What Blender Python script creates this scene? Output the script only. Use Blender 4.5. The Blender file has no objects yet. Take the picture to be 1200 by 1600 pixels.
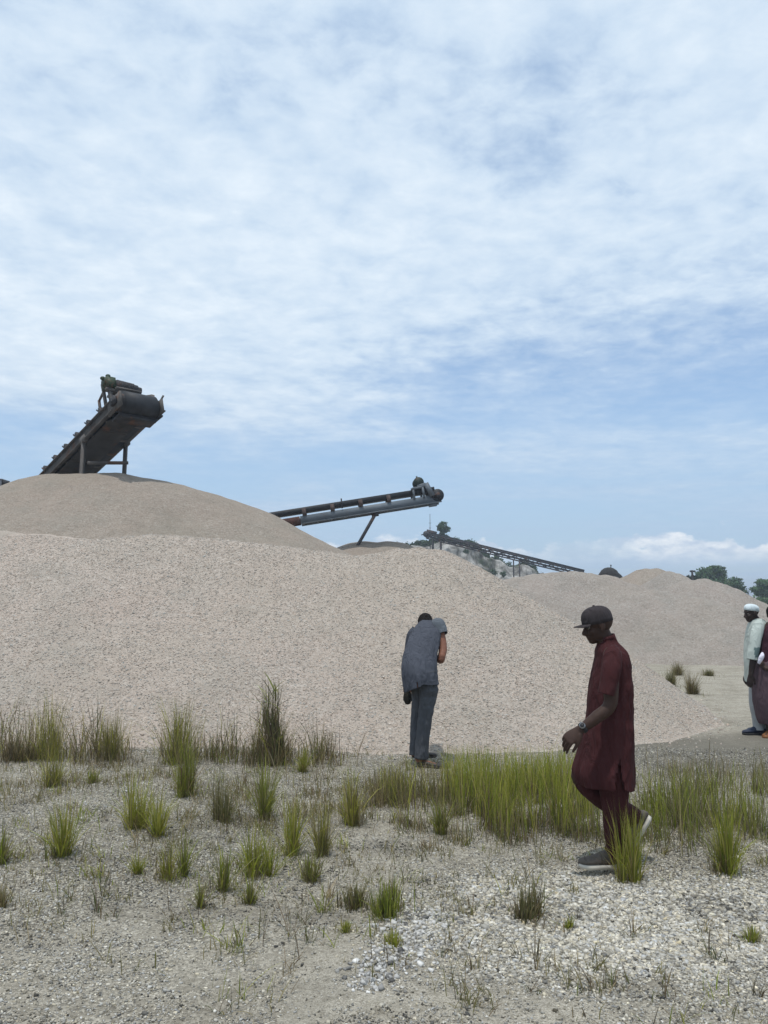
import bpy, math, os
import numpy as np
from mathutils import Vector, Matrix
RNG = np.random.default_rng(11)
SC = bpy.context.scene
COL = SC.collection
R = math.radians

# ------------------------------------------------------------------ camera
CAM_H, FPX, PITCH = 1.78, 1209.0, math.atan(130 / 1209.0)   # eye height, focal length in photo pixels, upward tilt
cam_data = bpy.data.cameras.new('camera')
cam = bpy.data.objects.new('camera', cam_data)
COL.objects.link(cam)
cam.location = (0, 0, CAM_H)
cam.rotation_euler = (math.pi / 2 + PITCH, 0, 0)
cam_data.sensor_fit = 'VERTICAL'
cam_data.sensor_height = 24.0
cam_data.lens = 24.0 * FPX / 1600.0
cam_data.clip_start = 0.05
cam_data.clip_end = 9000
SC.camera = cam


def P(u, v, y):
    """World point at depth y along the sight line of photo pixel (u, v)."""
    a, b = (u - 600.0) / FPX, (800.0 - v) / FPX
    dy = math.cos(PITCH) - b * math.sin(PITCH)
    dz = math.sin(PITCH) + b * math.cos(PITCH)
    t = y / dy
    return np.array([a * t, y, CAM_H + dz * t])


def G(u, v):
    """Ground point (z = 0) seen at photo pixel (u, v)."""
    a, b = (u - 600.0) / FPX, (800.0 - v) / FPX
    dy = math.cos(PITCH) - b * math.sin(PITCH)
    dz = math.sin(PITCH) + b * math.cos(PITCH)
    t = -CAM_H / dz
    return np.array([a * t, dy * t, 0.0])


# ------------------------------------------------------------------ numpy noise
def _hash(i, j, k, seed):
    h = (i.astype(np.int64) * 374761393 + j.astype(np.int64) * 668265263 + k.astype(np.int64) * 2147483647 + seed * 974634777) & 0xFFFFFFFF
    h = ((h ^ (h >> 13)) * 1274126177) & 0xFFFFFFFF
    h = ((h ^ (h >> 16)) * 2246822519) & 0xFFFFFFFF
    return ((h ^ (h >> 15)) & 0xFFFFFF) / float(0xFFFFFF)


def vnoise(x, y, z=0.0, seed=0):
    x, y, z = np.broadcast_arrays(np.asarray(x, float), np.asarray(y, float), np.asarray(z, float))
    i, j, k = np.floor(x), np.floor(y), np.floor(z)
    fx, fy, fz = x - i, y - j, z - k
    fx, fy, fz = [f * f * (3 - 2 * f) for f in (fx, fy, fz)]
    r = 0
    for a in (0, 1):
        for b in (0, 1):
            for c in (0, 1):
                w = (fx if a else 1 - fx) * (fy if b else 1 - fy) * (fz if c else 1 - fz)
                r = r + w * _hash(i + a, j + b, k + c, seed)
    return r


def fbm(x, y, z=0.0, seed=0, oct=4):
    s, a, t = 0, 1.0, 0
    for o in range(oct):
        f = 2.03 ** o
        s = s + a * vnoise(np.asarray(x) * f, np.asarray(y) * f, np.asarray(z) * f, seed + o)
        t += a
        a *= 0.5
    return s / t


def sstep(x, a, b):
    t = np.clip((np.asarray(x, float) - a) / (b - a), 0, 1)
    return t * t * (3 - 2 * t)


# ------------------------------------------------------------------ mesh helpers
def make_mesh(name, V, F, mats=(), parent=None, loc=None, col=None, smooth=False, attrs=None, midx=None):
    """V (N,3); F: array (M,3|4) or list of such arrays."""
    V = np.asarray(V, np.float32)
    if not isinstance(F, (list, tuple)):
        F = [F]
    F = [np.asarray(f, np.int32) for f in F if len(f)]
    me = bpy.data.meshes.new(name)
    me.vertices.add(len(V))
    me.vertices.foreach_set('co', V.ravel())
    nl = sum(f.size for f in F)
    npoly = sum(len(f) for f in F)
    me.loops.add(nl)
    me.loops.foreach_set('vertex_index', np.concatenate([f.ravel() for f in F]))
    me.polygons.add(npoly)
    tot = np.concatenate([np.full(len(f), f.shape[1], np.int32) for f in F])
    start = np.concatenate([[0], np.cumsum(tot)[:-1]]).astype(np.int32)
    me.polygons.foreach_set('loop_start', start)
    if smooth:
        me.polygons.foreach_set('use_smooth', np.ones(npoly, bool))
    for m in (mats if isinstance(mats, (list, tuple)) else [mats]):
        me.materials.append(m)
    if midx is not None:
        me.polygons.foreach_set('material_index', np.asarray(midx, np.int32))
    me.update(calc_edges=True)
    if col is not None:
        col = np.asarray(col, np.float32)
        if col.shape[1] == 3:
            col = np.hstack([col, np.ones((len(col), 1), np.float32)])
        at = me.attributes.new('col', 'FLOAT_COLOR', 'POINT')
        at.data.foreach_set('color', col.ravel())
    for k, a in (attrs or {}).items():
        at = me.attributes.new(k, 'FLOAT', 'POINT')
        at.data.foreach_set('value', np.asarray(a, np.float32))
    me.validate()
    o = bpy.data.objects.new(name, me)
    COL.objects.link(o)
    if parent is not None:
        o.parent = parent
    if loc is not None:
        o.location = loc
    return o


def tag(o, label=None, cat=None, group=None, kind=None):
    for k, v in (('label', label), ('category', cat), ('group', group), ('kind', kind)):
        if v:
            o[k] = v
    return o


def empty(name, loc, label, cat, group=None, rz=0.0):
    o = bpy.data.objects.new(name, None)
    COL.objects.link(o)
    o.location = loc
    o.rotation_euler = (0, 0, rz)
    o.empty_display_size = 0.2
    return tag(o, label, cat, group)


class MB:
    """Collects shapes into one mesh."""
    def __init__(self):
        self.V, self.Q, self.T, self.n = [], [], [], 0

    def add(self, V, Q=None, T=None):
        V = np.asarray(V, float)
        self.V.append(V)
        if Q is not None and len(Q):
            self.Q.append(np.asarray(Q, int) + self.n)
        if T is not None and len(T):
            self.T.append(np.asarray(T, int) + self.n)
        self.n += len(V)
        return self

    def box(self, c, ax, ay, az, s):
        """box centred at c with axes and full sizes s, slightly chamfered by an inset top ring."""
        c = np.asarray(c, float)
        A = [np.asarray(a, float) * h * .5 for a, h in zip((ax, ay, az), s)]
        V = [c + i * A[0] + j * A[1] + k * A[2] for k in (-1, 1) for j in (-1, 1) for i in (-1, 1)]
        Q = [(0, 2, 3, 1), (4, 5, 7, 6), (0, 1, 5, 4), (2, 6, 7, 3), (0, 4, 6, 2), (1, 3, 7, 5)]
        return self.add(V, Q)

    def bar(self, a, b, w, h=None, up=(0, 0, 1)):
        a, b = np.asarray(a, float), np.asarray(b, float)
        d = b - a
        L = np.linalg.norm(d)
        d = d / L
        up = np.asarray(up, float)
        s = np.cross(d, up)
        if np.linalg.norm(s) < 1e-3:
            s = np.cross(d, (0, 1, 0))
        s /= np.linalg.norm(s)
        t = np.cross(s, d)
        return self.box((a + b) / 2, d, s, t, (L, w, h or w))

    def cyl(self, a, b, r, n=16, r2=None):
        V, Q, T = tube([a, b], [r, r if r2 is None else r2], n=n, m=2, dome=0)
        return self.add(V, Q, T)

    def tube(self, *a, **k):
        return self.add(*tube(*a, **k))

    def build(self, name, mat, parent=None, smooth=False, loc=None, col=None):
        F = []
        if self.Q:
            F.append(np.vstack(self.Q))
        if self.T:
            F.append(np.vstack(self.T))
        return make_mesh(name, np.vstack(self.V), F, mat, parent, loc, col, smooth)


def catmull(pts, m):
    pts = np.asarray(pts, float)
    if pts.ndim == 1:
        pts = pts[:, None]
    k = len(pts)
    if k == 2:
        t = np.linspace(0, 1, m)[:, None]
        return pts[0] * (1 - t) + pts[1] * t
    ext = np.vstack([2 * pts[0] - pts[1], pts, 2 * pts[-1] - pts[-2]])
    out = []
    for q in np.linspace(0, k - 1, m):
        i = min(int(q), k - 2)
        t = q - i
        p0, p1, p2, p3 = ext[i], ext[i + 1], ext[i + 2], ext[i + 3]
        out.append(.5 * ((2 * p1) + (-p0 + p2) * t + (2 * p0 - 5 * p1 + 4 * p2 - p3) * t * t + (-p0 + 3 * p1 - 3 * p2 + p3) * t ** 3))
    return np.array(out)


def rings_to_mesh(Rg, closed_ends=True):
    """Rg (m, n, 3) -> V, Q, T"""
    m, n, _ = Rg.shape
    V = Rg.reshape(-1, 3)
    i, j = np.meshgrid(np.arange(m - 1), np.arange(n), indexing='ij')
    j2 = (j + 1) % n
    Q = np.stack([i * n + j, i * n + j2, (i + 1) * n + j2, (i + 1) * n + j], -1).reshape(-1, 4)
    T = np.zeros((0, 3), int)
    if closed_ends:
        c0, c1 = len(V), len(V) + 1
        V = np.vstack([V, Rg[0].mean(0), Rg[-1].mean(0)])
        jj = np.arange(n)
        k2 = (jj + 1) % n
        T = np.vstack([np.stack([np.full(n, c0), k2, jj], -1), np.stack([np.full(n, c1), (m - 1) * n + jj, (m - 1) * n + k2], -1)])
    return V, Q, T


def tube(pts, ra, rb=None, ref=(0, 1, 0), n=16, m=None, dome=4, closed=True, disp=None):
    """Lofted elliptical tube along a smooth path; ra is measured along ref, rb across it."""
    pts = np.asarray(pts, float)
    m = m or max(8, 6 * len(pts))
    c = catmull(pts, m)
    a = catmull(np.asarray(ra, float), m)[:, 0]
    b = a if rb is None else catmull(np.asarray(rb, float), m)[:, 0]
    a, b = np.maximum(a, 1e-4), np.maximum(b, 1e-4)
    T = np.gradient(c, axis=0)
    T /= np.linalg.norm(T, axis=1)[:, None] + 1e-12
    ref = np.asarray(ref, float)
    if ref.ndim == 1:
        ref = np.repeat(ref[None], m, 0)
    U = ref - (ref * T).sum(1)[:, None] * T
    bad = np.linalg.norm(U, axis=1) < 1e-3
    if bad.any():
        alt = np.cross(T, (1, 0, 0.01))
        U[bad] = alt[bad]
    U /= np.linalg.norm(U, axis=1)[:, None]
    W = np.cross(T, U)
    if dome:
        f = np.linspace(0, math.pi / 2, dome + 1)[1:] * .97
        k0, k1 = min(a[0], b[0]), min(a[-1], b[-1])
        c = np.vstack([[c[0] - T[0] * k0 * math.sin(q) for q in f[::-1]], c, [c[-1] + T[-1] * k1 * math.sin(q) for q in f]])
        a = np.concatenate([a[0] * np.cos(f[::-1]), a, a[-1] * np.cos(f)])
        b = np.concatenate([b[0] * np.cos(f[::-1]), b, b[-1] * np.cos(f)])
        U = np.vstack([np.repeat(U[:1], dome, 0), U, np.repeat(U[-1:], dome, 0)])
        W = np.vstack([np.repeat(W[:1], dome, 0), W, np.repeat(W[-1:], dome, 0)])
    th = np.linspace(0, 2 * math.pi, n, endpoint=False)
    ct, st = np.cos(th), np.sin(th)
    if disp is not None:
        tt = np.linspace(0, 1, len(c))[:, None]
        k = 1 + disp(th[None, :], tt)
        Rg = c[:, None] + (a[:, None] * ct * k)[..., None] * U[:, None] + (b[:, None] * st * k)[..., None] * W[:, None]
    else:
        Rg = c[:, None] + (a[:, None] * ct)[..., None] * U[:, None] + (b[:, None] * st)[..., None] * W[:, None]
    return rings_to_mesh(Rg, closed)


def ellipsoid(c, r, axes=None, nu=20, nv=14):
    axes = np.eye(3) if axes is None else np.asarray(axes, float)
    ph = np.linspace(.06, math.pi - .06, nv)
    th = np.linspace(0, 2 * math.pi, nu, endpoint=False)
    X = np.stack([np.sin(ph)[:, None] * np.cos(th), np.sin(ph)[:, None] * np.sin(th), np.cos(ph)[:, None] * np.ones(nu)], -1)
    Rg = np.asarray(c, float) + (X * np.asarray(r, float)) @ axes
    return rings_to_mesh(Rg[::-1])


def remesh(mb, voxel, smooth_it=4, smooth_f=.5):
    """One continuous skin over the overlapping shapes collected in mb -> V, F."""
    o = mb.build('tmp', None)
    o.data.materials.clear()
    md = o.modifiers.new('r', 'REMESH')
    md.mode = 'VOXEL'
    md.voxel_size = voxel
    if smooth_it:
        s = o.modifiers.new('s', 'SMOOTH')
        s.factor = smooth_f
        s.iterations = smooth_it
    bpy.context.view_layer.update()
    dg = bpy.context.evaluated_depsgraph_get()
    me = bpy.data.meshes.new_from_object(o.evaluated_get(dg))
    V = np.empty(len(me.vertices) * 3, np.float32)
    me.vertices.foreach_get('co', V)
    L = np.empty(len(me.loops), np.int32)
    me.loops.foreach_get('vertex_index', L)
    F = L.reshape(-1, 4)
    old = o.data
    bpy.data.objects.remove(o)
    bpy.data.meshes.remove(old)
    bpy.data.meshes.remove(me)
    return V.reshape(-1, 3), F


# ------------------------------------------------------------------ material helpers
class NT:
    def __init__(self, name):
        self.m = bpy.data.materials.new(name)
        self.m.use_nodes = True
        self.t = self.m.node_tree
        self.t.nodes.clear()
        self.out = self.n('ShaderNodeOutputMaterial')

    def n(self, typ, **kw):
        nd = self.t.nodes.new(typ)
        for k, v in kw.items():
            setattr(nd, k, v)
        return nd

    def set(self, sock, v):
        if hasattr(v, 'is_output'):
            self.t.links.new(v, sock)
        elif isinstance(v, (tuple, list)) and len(v) == 3 and sock.type == 'RGBA':
            sock.default_value = (*v, 1)
        else:
            sock.default_value = v

    def math(self, op, a, b=0.0, c=0.0, clamp=False):
        nd = self.n('ShaderNodeMath', operation=op, use_clamp=clamp)
        for i, v in enumerate((a, b, c)):
            self.set(nd.inputs[i], v)
        return nd.outputs[0]

    def mix(self, f, a, b, mode='MIX'):
        nd = self.n('ShaderNodeMix', data_type='RGBA', blend_type=mode)
        self.set(nd.inputs[0], f)
        self.set(nd.inputs[6], a)
        self.set(nd.inputs[7], b)
        return nd.outputs[2]

    def coord(self, kind='Object'):
        return self.n('ShaderNodeTexCoord').outputs[kind]

    def noise(self, vec, scale, detail=3, rough=.5, dist=0.0, out=0):
        nd = self.n('ShaderNodeTexNoise')
        self.set(nd.inputs['Vector'], vec)
        self.set(nd.inputs['Scale'], scale)
        nd.inputs['Detail'].default_value = detail
        nd.inputs['Roughness'].default_value = rough
        nd.inputs['Distortion'].default_value = dist
        return nd.outputs[out]

    def voro(self, vec, scale, feature='F1', rnd=1.0):
        nd = self.n('ShaderNodeTexVoronoi', feature=feature)
        self.set(nd.inputs['Vector'], vec)
        nd.inputs['Scale'].default_value = scale
        nd.inputs['Randomness'].default_value = rnd
        return nd

    def ramp(self, f, stops, interp='LINEAR'):
        nd = self.n('ShaderNodeValToRGB')
        self.set(nd.inputs[0], f)
        cr = nd.color_ramp
        cr.interpolation = interp
        while len(cr.elements) < len(stops):
            cr.elements.new(.5)
        for e, (p, c) in zip(cr.elements, stops):
            e.position = p
            e.color = (*c, 1) if len(c) == 3 else c
        return nd.outputs[0]

    def maprange(self, f, a, b, c=0.0, d=1.0, smooth=False):
        nd = self.n('ShaderNodeMapRange', interpolation_type='SMOOTHSTEP' if smooth else 'LINEAR')
        self.set(nd.inputs[0], f)
        for i, v in enumerate((a, b, c, d)):
            self.set(nd.inputs[1 + i], v)
        return nd.outputs[0]

    def attr(self, name, out='Color'):
        nd = self.n('ShaderNodeAttribute', attribute_name=name)
        return nd.outputs[out]

    def bump(self, h, strength=.5, dist=.01, normal=None):
        nd = self.n('ShaderNodeBump')
        nd.inputs['Strength'].default_value = strength
        nd.inputs['Distance'].default_value = dist
        self.set(nd.inputs['Height'], h)
        if normal is not None:
            self.set(nd.inputs['Normal'], normal)
        return nd.outputs[0]

    def principled(self, col, rough=.8, metal=0.0, normal=None, spec=.3, **kw):
        b = self.n('ShaderNodeBsdfPrincipled')
        self.set(b.inputs['Base Color'], col)
        self.set(b.inputs['Roughness'], rough)
        self.set(b.inputs['Metallic'], metal)
        b.inputs['Specular IOR Level'].default_value = spec
        if normal is not None:
            self.set(b.inputs['Normal'], normal)
        for k, v in kw.items():
            self.set(b.inputs[k], v)
        return b.outputs[0]

    def done(self, sh):
        self.t.links.new(sh, self.out.inputs[0])
        return self.m


def mat_pile(name, shift=(1, 1, 1), scale=38.0, grain=0.0):
    t = NT(name)
    c = t.coord()
    v = t.voro(c, scale)
    v2 = t.voro(c, scale * 2.3)
    cell = t.n('ShaderNodeSeparateColor')
    t.set(cell.inputs[0], v.outputs['Color'])
    cell2 = t.n('ShaderNodeSeparateColor')
    t.set(cell2.inputs[0], v2.outputs['Color'])
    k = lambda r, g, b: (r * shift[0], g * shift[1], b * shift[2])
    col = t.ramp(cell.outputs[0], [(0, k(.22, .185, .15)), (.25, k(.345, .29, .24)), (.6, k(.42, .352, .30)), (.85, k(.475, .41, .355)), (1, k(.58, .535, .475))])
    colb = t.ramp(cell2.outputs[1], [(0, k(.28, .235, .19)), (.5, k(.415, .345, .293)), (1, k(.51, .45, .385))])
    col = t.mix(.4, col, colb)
    big = t.noise(c, .55, 4, .6)
    col = t.mix(t.maprange(big, .35, .7, 0, .55), col, k(.41, .325, .272))
    big2 = t.noise(c, .9, 3, .6, out=0)
    col = t.mix(t.maprange(big2, .5, .75, 0, .5), col, k(.31, .29, .25))
    big3 = t.noise(c, .28, 4, .6, .5)
    col = t.mix(t.maprange(big3, .45, .7, 0, .45), col, k(.355, .31, .25))
    mid = t.noise(c, 2.6, 5, .7)
    col = t.mix(t.maprange(mid, .46, .72, 0, .38), col, k(.25, .222, .185))
    mid2 = t.noise(c, 5.5, 4, .7)
    col = t.mix(t.maprange(mid2, .52, .74, 0, .4), col, k(.50, .445, .385))
    nb = None
    if grain:
        g1 = t.noise(c, 15, 3, .7)
        col = t.mix(t.maprange(g1, .40, .30, 0, grain), col, k(.17, .15, .125))
        col = t.mix(t.maprange(g1, .60, .72, 0, grain), col, k(.58, .53, .47))
        nb = t.bump(g1, .8, .06)
    b = t.bump(t.noise(c, 7, 5, .7), .5, .06, nb)
    b = t.bump(v.outputs['Distance'], .42, -.015, b)
    b = t.bump(v2.outputs['Distance'], .4, -.008, b)
    return t.done(t.principled(col, .92, 0, b, .15))


def mat_simple(name, col, rough=.75, metal=0.0, var=.25, scale=6.0, rust=0.0, bump=.15, spec=.3, rustcol=(.12, .055, .03)):
    t = NT(name)
    c = t.coord()
    n = t.noise(c, scale, 5, .65)
    dark = tuple(x * (1 - var) for x in col)
    light = tuple(min(1, x * (1 + var)) for x in col)
    cc = t.mix(t.maprange(n, .3, .7), dark, light)
    if rust:
        n2 = t.noise(c, scale * .7, 6, .7, .4)
        cc = t.mix(t.maprange(n2, .62 - rust * .3, .72 - rust * .25, 0, .9), cc, rustcol)
    b = t.bump(t.noise(c, scale * 8, 4, .6), bump, .01)
    return t.done(t.principled(cc, rough, metal, b, spec))


def mat_cloth(name, col, var=.12, spec=.15, stripe=None):
    t = NT(name)
    c = t.coord()
    n = t.noise(c, 5, 3, .5)
    cc = t.mix(t.maprange(n, .3, .7), tuple(x * (1 - var) for x in col), tuple(x * (1 + var) for x in col))
    if stripe:
        a = t.attr('col')
        cc = t.mix(1.0, cc, a, 'MULTIPLY')
    st = t.n('ShaderNodeMapping')
    t.set(st.inputs[0], c)
    st.inputs['Rotation'].default_value = (.3, .4, .2)
    st.inputs['Scale'].default_value = (1.5, 1.5, .55)
    m = t.noise(st.outputs[0], 7.5, 3, .5, 1.2)
    b = t.bump(m, .65, .06)
    return t.done(t.principled(cc, .88, 0, b, spec))


def mat_skin(name, col):
    t = NT(name)
    c = t.coord()
    n = t.noise(c, 30, 4, .6)
    cc = t.mix(t.maprange(n, .3, .7), tuple(x * .85 for x in col), tuple(x * 1.15 for x in col))
    b = t.bump(t.noise(c, 260, 3, .6), .15, .0015)
    return t.done(t.principled(cc, .58, 0, b, .22))


def mat_attr(name, rough=.85, trans=0.0, var=0.0, spec=.2, bumps=None):
    """Uses the per-piece colour stored on the mesh."""
    t = NT(name)
    a = t.attr('col')
    nrm = None
    if bumps:
        nrm = t.bump(t.noise(t.coord(), bumps, 4, .6), .3, .01)
    if var:
        n = t.noise(t.coord(), 60, 3, .6)
        a = t.mix(t.maprange(n, .3, .7, 0, var), a, (.03, .03, .03))
    sh = t.principled(a, rough, 0, nrm, spec)
    if trans:
        tr = t.n('ShaderNodeBsdfTranslucent')
        t.set(tr.inputs[0], t.mix(1.0, a, (1.0, 1.0, .55), 'MULTIPLY'))
        mx = t.n('ShaderNodeMixShader')
        mx.inputs[0].default_value = trans
        t.t.links.new(sh, mx.inputs[1])
        t.t.links.new(tr.outputs[0], mx.inputs[2])
        sh = mx.outputs[0]
    return t.done(sh)


# ------------------------------------------------------------------ light and sky
SUN_EL, SUN_AZ = R(78), R(-155)      # azimuth measured from +Y towards +X: behind the camera's left shoulder


def build_light():
    d = np.array([math.sin(SUN_AZ) * math.cos(SUN_EL), math.cos(SUN_AZ) * math.cos(SUN_EL), math.sin(SUN_EL)])
    L = bpy.data.lights.new('sun', 'SUN')
    L.energy = 2.25
    L.angle = R(1.5)
    L.color = (1.0, .96, .91)
    o = bpy.data.objects.new('sun', L)
    COL.objects.link(o)
    o.location = (0, 0, 60)
    o.rotation_euler = Vector(d).to_track_quat('Z', 'Y').to_euler()
    w = bpy.data.worlds.new('World')
    SC.world = w
    w.use_nodes = True
    t = NT.__new__(NT)
    t.t = w.node_tree
    t.t.nodes.clear()
    out = t.n('ShaderNodeOutputWorld')
    sky = t.n('ShaderNodeTexSky', sky_type='NISHITA')
    sky.sun_disc = False
    sky.sun_elevation = SUN_EL
    sky.sun_rotation = SUN_AZ
    sky.air_density = 1.1
    sky.dust_density = .15
    sky.ozone_density = 3.5
    bg1 = t.n('ShaderNodeBackground')
    t.set(bg1.inputs[0], sky.outputs[0])
    bg1.inputs[1].default_value = .135
    dirv = t.n('ShaderNodeVectorMath', operation='NORMALIZE')
    t.set(dirv.inputs[0], t.coord('Generated'))
    dv = dirv.outputs[0]
    sep = t.n('ShaderNodeSeparateXYZ')
    t.set(sep.inputs[0], dv)
    X, Y, Z = sep.outputs
    zc = t.math('MAXIMUM', Z, .015)
    den = t.math('ADD', zc, .07)
    cmb = t.n('ShaderNodeCombineXYZ')
    t.set(cmb.inputs[0], t.math('DIVIDE', X, den))
    t.set(cmb.inputs[1], t.math('DIVIDE', Y, den))
    p = cmb.outputs[0]
    mp = t.n('ShaderNodeMapping')
    t.set(mp.inputs[0], p)
    mp.inputs['Location'].default_value = (3.1, 1.7, 0)
    mp.inputs['Rotation'].default_value = (0, 0, R(18))
    mp.inputs['Scale'].default_value = (.62, 1.0, 1)
    large = t.noise(mp.outputs[0], .85, 5, .5, .45)
    puff = t.noise(p, 5.2, 5, .56, .3)
    fine = t.noise(p, 12.5, 5, .6, .25)
    zt = t.math('SUBTRACT', Z, t.math('MULTIPLY', X, .09))
    el = t.maprange(zt, .19, .315, 0, 1, True)
    soft = t.maprange(Z, .14, .46, .25, 1)
    s = t.math('MULTIPLY', large, 1.25)
    s = t.math('ADD', s, t.math('MULTIPLY', t.math('SUBTRACT', puff, .5), t.math('MULTIPLY', soft, .48)))
    s = t.math('ADD', s, t.math('MULTIPLY', t.math('SUBTRACT', fine, .5), t.math('MULTIPLY', soft, .30)))
    s = t.math('ADD', s, t.math('MULTIPLY', el, .38))
    cov = t.maprange(s, .42, .93, 0.12, .98, True)
    # body of the cloud: brighter where it is thick, greyer veils between
    bright = t.math('ADD', t.math('MULTIPLY', puff, .50), t.math('MULTIPLY', fine, .34))
    bright = t.math('ADD', bright, t.math('MULTIPLY', large, .45))
    ccol = t.ramp(t.maprange(bright, .46, .86), [(0, (.45, .585, .755)), (.42, (.59, .705, .83)), (1, (.77, .85, .92))])
    # pale moist air low down, and a distant bank of fair-weather cumulus above the horizon
    air = t.maprange(Z, .02, .33, .80, 0, True)
    sc3 = t.n('ShaderNodeVectorMath', operation='MULTIPLY')
    sft = t.n('ShaderNodeVectorMath', operation='ADD')
    t.set(sft.inputs[0], dv)
    sft.inputs[1].default_value = (4.11, 2.13, 0)
    t.set(sc3.inputs[0], sft.outputs[0])
    sc3.inputs[1].default_value = (13, 13, 30)
    cu = t.noise(sc3.outputs[0], 1.35, 6, .55, .1)
    top = t.maprange(t.math('ADD', Z, t.math('MULTIPLY', cu, -.095)), .014, .023, 1, 0, True)
    sc4 = t.n('ShaderNodeVectorMath', operation='MULTIPLY')
    t.set(sc4.inputs[0], dv)
    sc4.inputs[1].default_value = (5, 5, 4)
    gaps = t.maprange(t.noise(sc4.outputs[0], 1.5, 3, .5), .38, .52, .4, 1, True)
    base = t.maprange(Z, .030, .058, 0, 1, True)
    cum = t.math('MULTIPLY', t.math('MULTIPLY', top, base), gaps)
    cumc = t.mix(t.maprange(t.noise(sc3.outputs[0], 2.2, 4, .55), .4, .62), (.52, .61, .74), (.90, .92, .94))
    bg2 = t.n('ShaderNodeBackground')
    t.set(bg2.inputs[0], ccol)
    bg2.inputs[1].default_value = 1.0
    bg3 = t.n('ShaderNodeBackground')
    t.set(bg3.inputs[0], cumc)
    mx = t.n('ShaderNodeMixShader')
    t.set(mx.inputs[0], cov)
    t.t.links.new(bg1.outputs[0], mx.inputs[1])
    t.t.links.new(bg2.outputs[0], mx.inputs[2])
    bg4 = t.n('ShaderNodeBackground')
    t.set(bg4.inputs[0], (.335, .475, .665))
    mx3 = t.n('ShaderNodeMixShader')
    t.set(mx3.inputs[0], air)
    t.t.links.new(mx.outputs[0], mx3.inputs[1])
    t.t.links.new(bg4.outputs[0], mx3.inputs[2])
    mx2 = t.n('ShaderNodeMixShader')
    t.set(mx2.inputs[0], t.math('MULTIPLY', cum, .74))
    t.t.links.new(mx3.outputs[0], mx2.inputs[1])
    t.t.links.new(bg3.outputs[0], mx2.inputs[2])
    t.t.links.new(mx2.outputs[0], out.inputs[0])
    SC.view_settings.view_transform = 'Standard'
    SC.view_settings.look = 'None'
    SC.view_settings.exposure = 0.18
    SC.view_settings.gamma = 1.0


# ------------------------------------------------------------------ ground
def gz(x, y):
    """gentle unevenness of the yard"""
    near = sstep(np.hypot(x, y), 60, 20)
    return near * ((fbm(np.asarray(x) * .45, np.asarray(y) * .45, 3.3, 5, 3) - .5) * .09 + (fbm(np.asarray(x) * 2.2, np.asarray(y) * 2.2, 1.3, 9, 3) - .5) * .035)


def ground_masks(x, y):
    sand = sstep(fbm(x * .5, y * .5, 0, 21, 4), .50, .66)
    c = G(700, 1540)
    w = fbm(x * 1.6, y * 1.6, 2.2, 33, 3) - .5
    d = np.hypot((x - c[0]) / .75, (y - c[1]) / .55) + w * 1.0
    patch = sstep(d, 1.15, .5)
    track = sstep(x + w * 3, 2.6, 4.2) * sstep(y + w * 3, 9.6, 11.0)
    sand = np.clip(sand * .55 + patch * .9 + track * .9, 0, 1)
    damp = sstep(np.hypot((x - 4.3) / 2.7, (y - 8.9) / 1.5) + w * 1.0, 1.2, .5)
    damp = np.maximum(damp, .55 * sstep(fbm(x * .8, y * .8, 7, 44, 4), .56, .72) * sstep(y, 9, 6))
    c2 = G(990, 1430)
    chip = sstep(np.hypot((x - c2[0]) / 1.35, (y - c2[1]) / .85) + w * .9, 1.2, .5)
    return sand, damp, chip


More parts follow.
